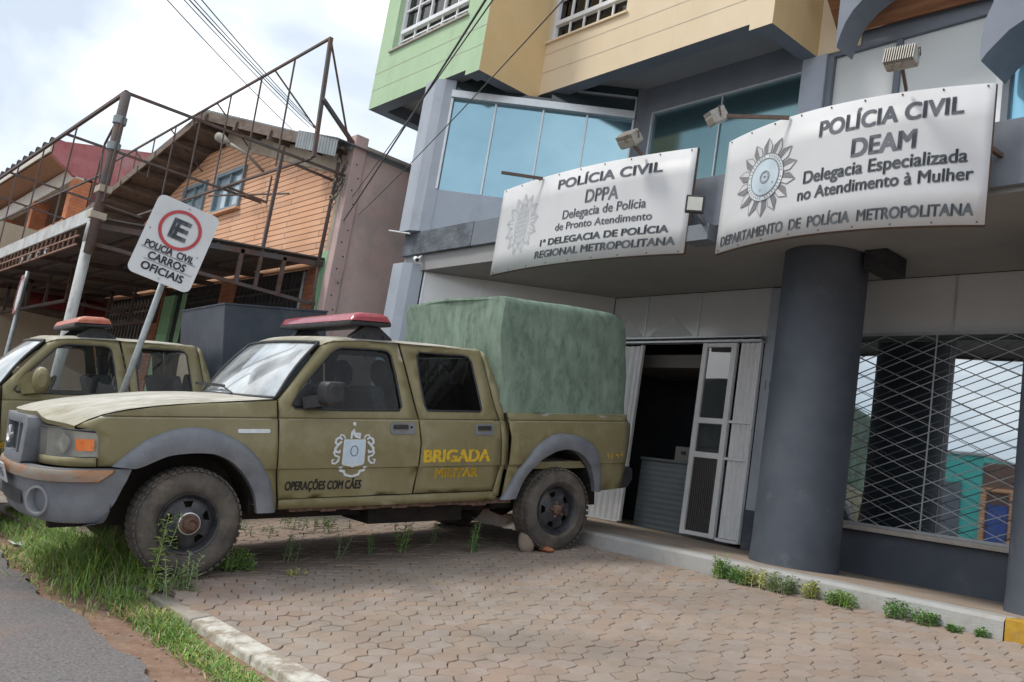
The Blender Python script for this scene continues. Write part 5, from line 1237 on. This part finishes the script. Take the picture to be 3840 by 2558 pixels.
for k in range(4): t = k/4; p = np.array(ap)+(np.array((-11.2, 5.62, 5.66))-np.array(ap))*(t+.04); MB().obox(p+np.array((.0, .30, -.10)), ((.96, 0, -.28), (0, 1, 0), (.28, 0, .96)), (.035, .36, .085)).build('purlin', M_roofw, oh, bevel=.004)
for k in range(8): t = k/8; p = np.array(ap)+(np.array((-22.5, 4.75, 5.62))-np.array(ap))*(t+.05); MB().obox(p+np.array((0, .55, -.085)), ((.97, 0, .23), (0, 1, 0), (-.23, 0, .97)), (.05, .60, .07)).build('purlin', M_roofw, oh, bevel=.004)
b = MB().bar(np.array(ap)+(.0, .0, -.05), (-12.4, 5.49, 5.98), .03, .16, up=(0, 0, 1)).bar(np.array(ap)+(.0, .0, -.05), (-22.5, 4.72, 5.57), .03, .14, up=(0, 0, 1)); b.build('bargeboard', M_roofw, oh)
b = MB().grid([[(x, y, z) for x, z in ((-12.4, 6.07), (-11.1, 5.70))] for y in (5.35, 9)]); b.grid([[(-12.4, 5.35, 6.07-d) for d in (0, .26)], [(-11.1, 5.38, 5.70-d) for d in (0, .26)]]); b.build('eave_sheet', M_corr, oh, solid=.01)
for x0, x1 in ((-16.42, -15.14), (-18.15, -16.93)):
    f = MB().box((x0, 5.70, 5.37), (x0+.07, 5.80, 6.15)).box((x1-.07, 5.70, 5.37), (x1, 5.80, 6.15)).box((x0+.07, 5.70, 6.08), (x1-.07, 5.80, 6.149)).box((x0+.07, 5.70, 5.371), (x1-.07, 5.80, 5.43)).box(((x0+x1)/2-.025, 5.72, 5.43), ((x0+x1)/2+.025, 5.79, 6.08))
    for z in (5.87,): f.box((x0+.07, 5.737, z-.01), (x1-.07, 5.773, z+.01))
    w_ = f.build('window', M_wblue, oh); MB().box((x0+.05, 5.776, 5.40), (x1-.05, 5.782, 6.1)).build('pane', M_bluegl, w_); MB().box((x0-.05, 5.66, 5.33), (x1+.05, 5.78, 5.368)).build('sill', M_orange_b, w_)
# ground floor under the awning
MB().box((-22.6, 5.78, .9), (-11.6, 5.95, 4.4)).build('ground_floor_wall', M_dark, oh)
for x0, x1 in ((-15.05, -14.40), (-11.92, -11.57), (-21.95, -21.40), (-18.3, -17.9)): MB().box((x0, 5.70, .9), (x1, 5.79, 3.99)).build('brick_pier', M_brick2, oh)
def bars(x0, x1, z0, z1, y, m, name, n=9, curl=True):
    b = MB()
    for k in range(n+1): xx = lerp(x0, x1, k/n); b.box((xx-.010, y-.012, z0), (xx+.010, y+.012, z1))
    for z in (z0+.1, (z0+z1)/2, z1-.25): b.box((x0, y-.006, z-.015), (x1, y+.018, z+.015))
    if curl:
        for k in range(n):
            for zz in (z1-.12, z1-.45, z0+.35): c = (lerp(x0, x1, (k+.5)/n), zz); b.tube([(c[0]+.05*cos(t)*(1-t/14), y-.015, c[1]+.07*sin(t)*(1-t/14)) for t in np.linspace(0, 8, 12)], .008, 5)
    b.build(name, m, oh)
bars(-14.38, -11.94, .95, 3.95, 5.72, M_bars, 'window_bars', 16); bars(-16.6, -15.07, .95, 3.95, 5.72, M_bars, 'window_bars', 14); bars(-21.38, -18.32, .95, 3.9, 5.70, M_palebars, 'window_bars', 14)
MB().box((-17.88, 5.72, .9), (-17.3, 5.78, 3.9)).box((-16.9, 5.72, .9), (-16.62, 5.78, 3.9)).build('green_door_frame', M_mint, oh)
MB().bar((-11.98, 5.70, .95), (-11.98, 5.70, 3.95), .03).build('white_post', M_wfasc, oh)
# awning in front of it
aw = thing('street_awning', 'corrugated awning with white fascia on a pale round post before the orange house', 'awning', (-11.46, 2.65, .43))
MB().grid([[(x, y, 3.74+.115*(y-2.65)) for x in np.linspace(-23, -11.45, 8)] for y in (2.65, 4.2, 5.72)]).build('awning_sheet', M_corr2, aw, solid=.02)
MB().box((-23, 2.62, 3.68), (-11.48, 2.648, 3.86)).build('fascia_board', M_wfasc, aw, bevel=.004)
b = MB().bar((-11.50, 2.7, 3.66), (-11.50, 5.72, 4.02), .05, .07).bar((-11.5, 2.65, 3.44), (-11.5, 5.95, 3.44), .045).bar((-11.5, 4.53, 3.44), (-11.5, 4.53, 3.90), .05).bar((-11.5, 5.13, 3.44), (-11.5, 5.13, 3.96), .05)
for x in (-13.5, -15.5, -17.5, -19.5, -21.5): b.bar((x, 2.7, 3.68), (x, 5.72, 4.0), .05, .08)
for y in (3.4, 4.2, 5.0): b.bar((-23, y, 3.70+.115*(y-2.65)), (-11.5, y, 3.70+.115*(y-2.65)), .04, .05)
for z in (3.44,):
    for y in (3.7, 5.2): b.bar((-23, y, z-.2), (-16.5, y, z-.2), .05)
    for x in (-16.5, -18, -19.5, -21.5): b.bar((x, 5.2, z-.22), (x, 5.2, 3.95), .05); b.bar((x, 3.7, z-.22), (x, 3.7, 3.8), .05)
    b.bar((-16.5, 3.7, z-.2), (-16.5, 5.2, z-.2), .05)
b.build('awning_beams', M_rustf, aw)
b = MB().bar((-20, 2.60, 3.56), (-11.72, 2.60, 3.53), .022).bar((-20, 2.60, 3.43), (-11.72, 2.60, 3.42), .022)
rk = random.Random(2)
for k in range(34): x = -20+k*.245; b.bar((x, 2.60, 3.42), (x+rk.uniform(-.02, .02), 2.60, 3.60+rk.uniform(0, .06)), .016)
b.build('rusty_ladder_truss', mat('orange_rust', (.20, .10, .07), (.28, .17, .13), 10, rough=.9), aw)
b = MB()
for k in range(4): x = -14.6+k*.47; b.tube([(x+.03*sin(j*2+k), 2.58, 3.50-.04*j) for j in range(3)], .014, 6)
b.build('rag_remnants', M_wfasc, aw)
b = MB().tube([(-11.46, 2.66, .40), (-11.46, 2.66, 3.45)], .062, 14).tube([(-11.46, 2.66, 3.44), (-11.44, 2.66, 3.60), (-11.42, 2.66, 3.66)], .07, 12); b.build('round_post', mat('white_worn_post', (.50, .51, .50), (.40, .40, .385), 6, rough=.75, dirt=(.22, .23, .22), dscale=5, dlo=.52, dhi=.62, stretch=(1, 1, .4)), aw, smooth=True)
# rusted billboard frames over the awning
bf = thing('billboard_frame', 'rusted empty billboard frame with a thick pole over the street awning', 'frame', (-11.3, 2.65, 3.3))
b = MB().bar((-11.3, 2.65, 5.30), (-23, 2.65, 5.48), .042)
for x in (-13.5, -15.4, -17.2, -19.2, -21): b.bar((x, 2.65, 5.33-.0154*(x+11.3)), (x, 2.65, 3.86), .020)
for x, y1 in ((-11.3, 5.7), (-14.12, 5.7), (-18.0, 5.0), (-20.6, 5.0)): b.bar((x, 2.65, 5.29-.0154*(x+11.3)), (x, y1, 5.30), .033)
for x, z0, z1 in ((-11.45, 4.3, 4.75),): b.bar((x-.3, 2.65, 4.72), (x, 2.65, 4.95), .024); b.bar((x-.3, 2.65, 4.72), (x-.36, 2.65, 4.0), .022); b.bar((x-.3, 2.65, 4.6), (x-.12, 2.65, 4.2), .02); b.bar((x+.28, 2.65, 4.95), (x+.24, 2.65, 3.9), .022)
b.bar((-23, 2.66, 4.62), (-11.4, 2.66, 4.30), .022)
b.build('near_rails', M_rustf, bf)
MB().tube([(-11.3, 2.65, 3.28), (-11.3, 2.65, 5.28)], .058, 12).build('thick_pole', M_rustf, bf, smooth=True)
b = MB()
for z in (4.93, 4.60): b.lathe((-11.3, 2.65, z), (0, 0, 1), [(.06, -.05), (.078, -.045), (.080, .04), (.06, .05)], 14)
b.build('pole_clamps', mat('grey_clamp', (.30, .36, .38), (.22, .25, .26), 9, rough=.6, metal=.4), bf)
b = MB().box((-11.42, 2.58, 4.02), (-11.2, 2.72, 4.10)).box((-11.38, 2.56, 3.70), (-11.24, 2.74, 3.78)); b.build('timber_blocks', M_plast, bf)
b = MB(); Y2 = 5.05
b.bar((-21.5, Y2, 7.02), (-11.27, Y2, 7.10), .033); b.bar((-18.6, Y2, 5.42), (-11.1, Y2, 5.30), .033); b.bar((-11.27, Y2, 7.10), (-11.05, Y2, 5.30), .05)
for x in (-12.35, -13.5, -14.7, -16.0, -17.3, -18.5, -19.6, -20.6): b.bar((x, Y2, 7.06), (x+.1, Y2, 5.38 if x > -18 else 6.2), .022)
for x in (-13.0, -15.3, -17.6, -19.8): b.bar((x, Y2, 7.05), (x+.2, Y2+.75, 6.35), .022)
b.bar((-11.27, Y2, 7.08), (-11.5, 5.78, 5.75), .022); b.bar((-11.12, Y2, 6.15), (-11.25, 5.75, 5.72), .05)
for x in (-11.7, -14.0, -16.4): b.bar((x, Y2, 5.33), (x, Y2+.70, 5.30), .033); b.bar((x, Y2+.70, 5.30), (x, Y2+.70, 5.75), .035)
b.bar((-14.6, 5.0, 5.25), (-12.4, 5.4, 5.1), .022)
b.build('far_rails', M_rustf, bf)
b = MB().bar((-11.5, 4.8, 3.44), (-11.5, 4.8, 5.45), .042); b.build('upright_post', M_rustf, bf)
sl = thing('street_lamp', 'old grey street lamp head above the blue windows of the orange house', 'lamp', (-14.4, 5.74, 5.95))
MB().lathe((-14.75, 5.2, 6.28), (-.75, -.35, .35), [(.0001, -.02), (.03, .0), (.05, .08), (.085, .20), (.075, .30), (.0001, .33)], 14).tube([(-14.72, 5.22, 6.26), (-14.5, 5.45, 6.12), (-14.4, 5.74, 5.9)], .025, 8).build('lamp_head', mat('aged_lamp_head', (.26, .24, .21), (.36, .34, .30), 8, rough=.7), sl, smooth=True)
# red and cream house farther along
rh = thing('red_house', 'red and cream house with brick columns on an upper balcony under a dark roof', 'house', (-28, 5, .9))
MB().prism([(4.9, 7.1), (9.0, 7.1), (9.0, 8.86), (6.66, 8.32), (4.32, 7.80), (4.32, 7.45)], lambda a, c, o: (o, a, c), -24.2, -23.995).build('side_wall', M_redw, rh)
MB().box((-44, 7.6, .9), (-24.0, 9, 7.4)).build('back_wall', mat('brown_wall', (.16, .09, .065), (.22, .13, .09), 2, rough=.9), rh)
MB().box((-24.2, 5.35, 3.9), (-24.0, 7.6, 7.1)).build('side_wall', mat('maroon_wall', (.14, .05, .045), (.18, .08, .07), 2, rough=.9), rh)
MB().add([(-24.02, 4.30, 7.66), (-44, 4.3, 8.1), (-44, 9, 9.0), (-24.02, 9, 8.68)], [(0, 1, 2, 3)]).build('roof', M_roofdk, rh, solid=.10)
MB().bar((-23.98, 4.27, 7.60), (-44, 4.27, 8.0), .04, .22).build('fascia', M_whitew, rh)
MB().add([(-24.0, 4.3, 7.46), (-44, 4.3, 7.85), (-44, 7.6, 7.85), (-24.0, 7.6, 7.46)], [(0, 1, 2, 3)]).build('eave_ceiling', M_brownc, rh)
MB().box((-44, 4.95, 7.05), (-24.0, 5.15, 7.455)).build('beam', M_whitew, rh)
for x in (-24.42, -28.6, -32.8, -37): MB().box((x, 4.93, 5.3), (x+.42, 5.33, 7.048)).build('brick_column', M_brick, rh, bevel=.006)
MB().box((-44, 4.90, 5.1), (-23.95, 7.6, 5.34)).build('balcony_floor', M_whitew, rh)
MB().box((-44, 4.92, 5.341), (-24.0, 5.02, 6.0)).build('balcony_wall', M_brownc, rh)
b = MB()
for k in range(26): b.lathe((-24.2-k*.75, 4.3, 7.80+k*.015), (0, -1, 0), [(.10, -.3), (.11, .05), (.085, .06)], 10)
b.build('roof_tile_ends', M_roofdk, rh)
MB().box((-30.9, 7.5, 5.7), (-29.6, 7.59, 6.6)).build('bright_window', M_white, rh)
an = thing('beige_annex', 'low beige building with a dark red barrel awning beyond the awning post', 'building', (-22.3, 4, .6))
MB().box((-24, 1.6, .4), (-22.0, 5.74, 3.40)).build('wall', M_beige, an); MB().box((-24, 1.5, 3.402), (-21.9, 5.74, 3.55)).build('cornice', M_roofw, an)
MB().box((-24, 1.6, 3.552), (-22.05, 5.7, 5.2)).build('upper_wall', M_beige, an)
MB().grid([[(-22.0+.42*sin(a), y, 3.55+.42*cos(a)) for a in np.linspace(.2, 1.6, 9)] for y in (4.15, 5.72)]).add([(-22.0, 4.15, 3.55)]+[(-22.0+.42*sin(a), 4.15, 3.55+.42*cos(a)) for a in np.linspace(.2, 1.6, 9)], [tuple(range(10))]).build('barrel_awning', M_redaw, an, solid=.01)
MB().box((-22.0, 3.1, 2.3), (-21.97, 3.75, 2.72)).build('window', M_bluegl, an)
rs_ = thing('stop_sign', 'white and red road sign seen almost edge on at the far left', 'sign', (-14.7, 2.65, .43))
nn = np.array((-.10, -.995, 0)); xx_ = np.cross((0, 0, 1), nn)
oc = [(.30*cos(pi/8+k*pi/4), .30*sin(pi/8+k*pi/4)) for k in range(8)]
MB().add([np.array((-14.45, 2.62, 2.95))+xx_*a+np.array((.06*b_, 0, b_)) for a, b_ in oc], [tuple(range(8))]).build('sign_plate', M_plate2, rs_, solid=.01)
rg_ = MB().grid([[np.array((-14.45, 2.62, 2.95))+nn*.012+xx_*(a*s)+np.array((.06*b_*s, 0, b_*s)) for a, b_ in oc+oc[:1]] for s in (1.0, .84)]); rg_.build('red_border', M_ring, rs_)
MB().tube([(-14.62, 2.66, .38), (-14.42, 2.66, 3.3)], .03, 10).build('pole', M_galv, rs_, smooth=True)
# building over the road (behind the camera; the shop window mirrors it)
tb_ = thing('teal_house', 'turquoise house across the street mirrored in the shop window', 'house', (-12, -12, .1))
MB().box((-17, -16, 0), (-11.2, -11, 4.28)).build('wall', mat('turquoise_render', (.10, .52, .47), (.12, .57, .52), 2, rough=.8), tb_); MB().box((-12.3, -11, .2), (-11.75, -10.95, 3.47)).build('door', M_midgr, tb_)
MB().box((-17.05, -16.1, 4.282), (-11.17, -10.93, 4.36)).build('roof', M_wfasc, tb_)
bh_ = thing('brown_shop', 'brown shop with orange posts across the street mirrored in the shop window', 'shop', (-8, -12, .1))
MB().box((-11.18, -16, 0), (-5, -11, 4.1)).build('wall', mat('brown_render', (.18, .11, .09), (.22, .14, .11), 2, rough=.8), bh_)
b = MB()
for x in (-11.17, -10.4, -8.2): b.box((x, -10.98, .1), (x+.14, -10.9, 3.3))
b.box((-11.17, -10.99, 3.3), (-5, -10.91, 3.42)); b.build('posts', M_orange_b, bh_)
MB().box((-10.98, -10.99, 1.2), (-10.45, -10.93, 2.95)).build('poster', mat('blue_poster', (.05, .10, .35), (.08, .14, .42), 3), bh_)

# ------------------------------------------------------------------ cables
def wire(name, label, a, b_, sag, r, group, ext0=0.0, n=18):
    a = np.array(a, float); b_ = np.array(b_, float); a = a+(a-b_)*ext0; pts = []
    for k in range(n+1): t = k/n; p = a+(b_-a)*t; p[2] -= 4*sag*t*(1-t); pts.append(p)
    return tag(MB().tube(pts, r, 6).build(name, M_ink, smooth=True), label, 'cable', group)
gw = 'service cables running from the street to the orange house'
wl_ = [((650, 0), (1095, 485), 'leftmost service cable, apart from the bundle over the billboard frame', .009), ((715, 0), (1160, 478), 'service cable on the left edge of the bundle over the billboard frame', .008), ((735, 0), (1178, 480), 'second service cable from the left in the bundle over the frame', .011), ((752, 0), (1182, 476), 'third service cable from the left in the bundle over the frame', .008), ((780, 0), (1190, 480), 'rightmost service cable of the bundle over the billboard frame', .009)]
for p0, p1, lb_, r in wl_: wire('service_cable', lb_, onY(p0, 2.3), onY(p1, 5.6), .06, r*.62, gw, .6)
gk = 'black cables in front of the green and cream boxes'
for p0, p1, lb_, r, y0, x1 in (((1812, 0), (1289, 827), 'thick black cable crossing the green wall', .013, 3.0, -11.2), ((1838, 0), (1320, 740), 'thinner black cable beside the thick one on the green wall', .008, 3.0, -11.2), ((2075, 0), (1345, 805), 'thin black cable crossing the cream corner and blue glass', .007, 3.2, -11.2)):
    wire('black_cable', lb_, onY(p0, y0), onX(p1, x1), .10 if r < .0075 else .04, r*.62, gk, .5)
eb_ = thing('cable_bracket', 'rusty pipe with insulators and coiled wires on the corner of the pink wall', 'bracket', (-11.3, 5.62, 3.3))
b = MB().tube([(-11.42, 5.60, 3.95), (-11.40, 5.60, 5.2), (-11.42, 5.60, 5.75)], .028, 8).tube([(-11.42, 5.6, 3.95), (-11.36, 5.62, 3.3)], .02, 8); b.build('pipe', M_rustf, eb_, smooth=True)
b = MB()
for z in (4.95, 5.2, 5.5, 5.7): b.lathe((-11.36, 5.58, z), (.3, -1, 0), [(.02, -.03), (.035, -.02), (.025, .0), (.035, .02), (.02, .035)], 10)
b.build('insulators', M_plast, eb_)
b = MB(); rk = random.Random(11)
for k in range(9):
    c = np.array((-11.22+rk.uniform(-.1, .05), 5.58, rk.uniform(4.7, 5.6))); b.tube([c+np.array((.10*sin(t*1.3+k)*rk.uniform(.5, 1), .02*cos(t), .18*cos(t)*rk.uniform(.5, 1))) for t in np.linspace(0, 6.5, 14)], .005, 5)
b.build('coiled_wires', M_ink, eb_)

# ------------------------------------------------------------------ plants, stones, litter
def leafmat(name, c1, c2): return mat(name, c1, c2, 7, rough=.75, island=.28, spec=.25)
M_gr = leafmat('grass_green', (.19, .33, .08), (.28, .43, .12)); M_gy = leafmat('grass_yellow', (.38, .43, .12), (.48, .50, .18)); M_dry = leafmat('dry_grass', (.46, .34, .17), (.52, .40, .22))
M_wd3 = leafmat('pale_weed', (.27, .37, .12), (.36, .44, .18)); M_wd = leafmat('weed_green', (.14, .27, .08), (.21, .35, .12)); M_wd2 = leafmat('dusty_weed', (.21, .29, .13), (.29, .35, .19))
def blade(b, p, h, lean, az, wd, rnd):
    d = np.array((cos(az), sin(az), 0)); s = np.array((-sin(az), cos(az), 0)); L = []
    for t in (0, .35, .7, 1.0):
        q = p+np.array((0, 0, h*t*(1-.25*lean*t)))+d*(h*lean*t*t*.9); w_ = wd*(1-t)**.6; L.append((q-s*w_, q+s*w_))
    o = len(b.v)
    for a, c in L[:-1]: b.v += [tuple(a), tuple(c)]
    b.v.append(tuple(L[-1][0])); b.f += [(o, o+1, o+3, o+2), (o+2, o+3, o+5, o+4), (o+4, o+5, o+6)]
rg = random.Random(21)
def verge_h(x, y):                        # tall beside the parked truck, short along the kerb
    t = math.exp(-((x+7.0)/.7)**2)*(1-.45*max(0, min(1, (2.1-y)/.2)))
    return .06+.30*t+.10*math.exp(-((x+8.6)/1.0)**2)+.05*math.exp(-((x+5.5)/.3)**2)
bg = MB(); by = MB(); bd_ = MB()
def gz(x, y): return zbase(y)+.0 if y < 2.24 else zpav(x, y)-.012
def scatter(n, x0, x1, y0, y1, dens, hk=1.0):
    for _ in range(n):
        x = rg.uniform(x0, x1); y = rg.triangular(y0, y1, lerp(y0, y1, .75))
        cl = .5+.5*sin(x*5.1+1.3*sin(y*9))*cos(x*2.3+y*4)
        if rg.random() > dens(x, y)*(.35+.65*cl): continue
        h = verge_h(x, y)*rg.uniform(.45, 1.25)*hk; k = rg.random()
        near = abs(x+5.75) < .22
        B_ = bd_ if (k > .93 or (near and k > .45)) else by if k > .76 else bg
        blade(B_, np.array((x, y, gz(x, y)-.01)), h, rg.uniform(.25, 1.7), rg.uniform(0, 2*pi), rg.uniform(.003, .0068), rg)
scatter(5600, -8.4, -6.0, 1.86, 2.45, lambda x, y: 1.0 if y > 2.0 else .6)
scatter(3000, -10.5, -8.2, 1.95, 2.4, lambda x, y: .9)
scatter(13000, -6.2, -3.3, 1.98, 2.245, lambda x, y: 1.0 if y > 2.05 else .5)
scatter(1400, -8.4, -5.8, 1.62, 2.0, lambda x, y: .5, .5)
scatter(500, -7.6, -6.6, 2.4, 2.9, lambda x, y: .8, .8)
for b_, nm, m_ in ((bg, 'grass', M_gr), (by, 'yellowish_grass', M_gy), (bd_, 'dry_grass', M_dry)):
    o = b_.build(nm, m_); o['kind'] = 'stuff'
W = 'weeds in a row in the shade of the near truck'; K = 'weeds along the building step'
def weed(name, label, p, h0, stems, m_, spread=.05, leaf=.05, group='weeds growing from the paving', seed=0, tall=False):
    rw = random.Random(seed); b = MB()
    for k in range(stems):
        az = rw.uniform(0, 2*pi); h = h0*(1.45 if group == W else 1.05 if group == K else 1); ln = rw.uniform(.05, .35)*(.5 if tall else 1); hh = h*rw.uniform(.6, 1.05)
        base = np.array(p)+np.array((rw.uniform(-spread, spread), rw.uniform(-spread, spread), -.01))
        top = base+np.array((cos(az)*ln*hh, sin(az)*ln*hh, hh)); b.tube([base, (base+top)/2+np.array((rw.uniform(-.01, .01), 0, 0)), top], [.004, .003, .0015], 5)
        nl = int(9+hh*42)
        for j in range(nl):
            t = .15+.85*j/nl; q = base+(top-base)*t; a2 = j*2.4+rw.uniform(-.3, .3); L = leaf*(1.25 if group in (W, K) else 1)*rw.uniform(.6, 1.15)*(1.15-.45*t); up = rw.uniform(.2, .75)
            d = np.array((cos(a2)*(1-up*.5), sin(a2)*(1-up*.5), up)); s = np.array((-sin(a2), cos(a2), 0))*L*.17; o = len(b.v)
            mid = q+d*L*.5; e = q+d*L+np.array((0, 0, -L*.22)); b.v += [tuple(q), tuple(mid-s), tuple(e), tuple(mid+s)]; b.f.append((o, o+1, o+2, o+3))
    return tag(b.build(name, m_), label, 'plant', group)
G = lambda x, y: (x, y, .164*y)
weed('weed', 'tall pale green weed standing in front of the front wheel hub', (-6.10, 2.30, .36), .60, 7, M_wd3, .07, .095, 'weeds by the front wheel', 1, True)
weed('weed', 'bushy dark weed at the foot of the front tyre beside the tall one', (-5.93, 2.36, .385), .30, 12, M_wd2, .12, .07, 'weeds by the front wheel', 2)
weed('weed', 'low leafy weed just behind the front tyre', G(-6.45, 2.98), .13, 16, M_gr, .13, .06, W, 3)
weed('weed', 'feathery grey green weed under the door edge', G(-6.60, 3.50), .21, 5, M_wd2, .05, .05, W, 4)
weed('weed', 'thin sparse weed below the dog unit lettering', G(-6.52, 3.86), .19, 3, M_wd2, .03, .045, W, 5)
weed('weed', 'small thin weed between the sparse one and the brightest one', G(-6.53, 4.20), .14, 3, M_wd, .03, .045, W, 6)
weed('weed', 'brightest upright weed below the yellow lettering', G(-6.50, 4.45), .24, 4, M_gr, .03, .06, W, 7)
weed('weed', 'faint small weed in deep shade under the rear door', G(-6.75, 4.95), .16, 3, M_wd, .03, .045, W, 8)
weed('weed', 'round leafy weed near the stone at the rear wheel', G(-6.24, 5.01), .20, 7, M_wd, .05, .055, W, 9)
weed('weed', 'wide low bush of weeds behind the truck sill', G(-7.96, 4.4), .17, 22, M_wd2, .32, .06, 'weeds beyond the near truck', 10)
weed('weed', 'scrubby weed beyond the front wheel', G(-7.95, 3.7), .13, 16, M_wd2, .30, .05, 'weeds beyond the near truck', 12)
weed('weed', 'tiny yellowish weed alone in the open paving', G(-6.10, 3.30), .045, 6, M_gy, .06, .035, W, 11)
for i, (x, h, n, m_, sp_, lb_) in enumerate(((-4.42, .19, 9, M_gr, .05, 'tallest weed of the row at the left end of the step'), (-4.27, .12, 14, M_wd, .09, 'low dense weed next to the tallest one at the step'), (-4.08, .15, 12, M_gy, .08, 'yellowish weed left of the brown one at the step'), (-3.86, .14, 12, M_wd2, .07, 'brownish dry weed in the middle of the step row'), (-3.66, .13, 7, M_gy, .04, 'thin pale weed between the brown one and the bright one'), (-3.40, .11, 16, M_gr, .07, 'bright green leafy weed alone against the step'), (-2.98, .13, 8, M_wd, .07, 'upright dark weed below the right end of the lattice'), (-2.80, .09, 8, M_wd, .05, 'spreading dark weed right beside the upright one'), (-2.62, .05, 6, M_wd, .03, 'small tuft near the yellow kerb'), (-2.47, .06, 4, M_wd, .02, 'tiniest sprig next to the yellow kerb'))):
    weed('weed', lb_, (x, 6.04, .985), h, int(n*1.8), m_, sp_*1.25, .05, K, 30+i)
def stone(name, label, c, r, m_, seed):
    rs2 = random.Random(seed); bm = bmesh.new(); bmesh.ops.create_icosphere(bm, subdivisions=3, radius=1.0)
    for v in bm.verts: k = 1+.10*sin(v.co.x*3+seed)+.08*cos(v.co.y*4+v.co.z*3+seed); v.co = Vector((c[0]+v.co.x*r[0]*k, c[1]+v.co.y*r[1]*k, c[2]+v.co.z*r[2]*k))
    me = bpy.data.meshes.new(name); bm.to_mesh(me); bm.free(); me.materials.append(m_); me.polygons.foreach_set('use_smooth', [True]*len(me.polygons))
    o = bpy.data.objects.new(name, me); COL.objects.link(o); return tag(o, label, 'stone', 'stones wedged at the rear wheel')
M_stone = mat('wedge_stone', (.26, .20, .16), (.34, .27, .22), 9, rough=.9, bump=.004, bscale=60)
stone('stone', 'rounded grey stone wedged against the rear tyre', (-6.02, 5.40, .974), (.085, .08, .098), M_stone, 1); stone('stone', 'small flat brick shard between the round stone and the rear tyre', (-5.93, 5.56, .935), (.085, .05, .026), M_brick2, 4)
for i, (x, y, lb_) in enumerate(((-8.62, 2.03, 'crumpled white paper lying in the grass in front of the truck bumper'),)):
    b = MB().grid([[(x+a*.05+.01*sin(bb*5), y+bb*.04, .275+.02*abs(sin(a*3+bb*4))) for a in range(-2, 3)] for bb in range(-2, 3)]); tag(b.build('paper', M_white, solid=.002), lb_, 'litter')
pb_ = MB(); rk = random.Random(8)
for _ in range(260):
    x, y = rk.uniform(-7.5, -3.2), rk.uniform(1.45, 2.2); r = rk.uniform(.003, .011); z = zbase(y)+.004
    if y < 1.45: continue
    pb_.lathe((x, y, z), (rk.uniform(-.4, .4), rk.uniform(-.4, .4), 1), [(.0001, -r*.6), (r, 0), (.0001, r*.7)], 6)
o = pb_.build('gravel', M_stone); o['kind'] = 'stuff'
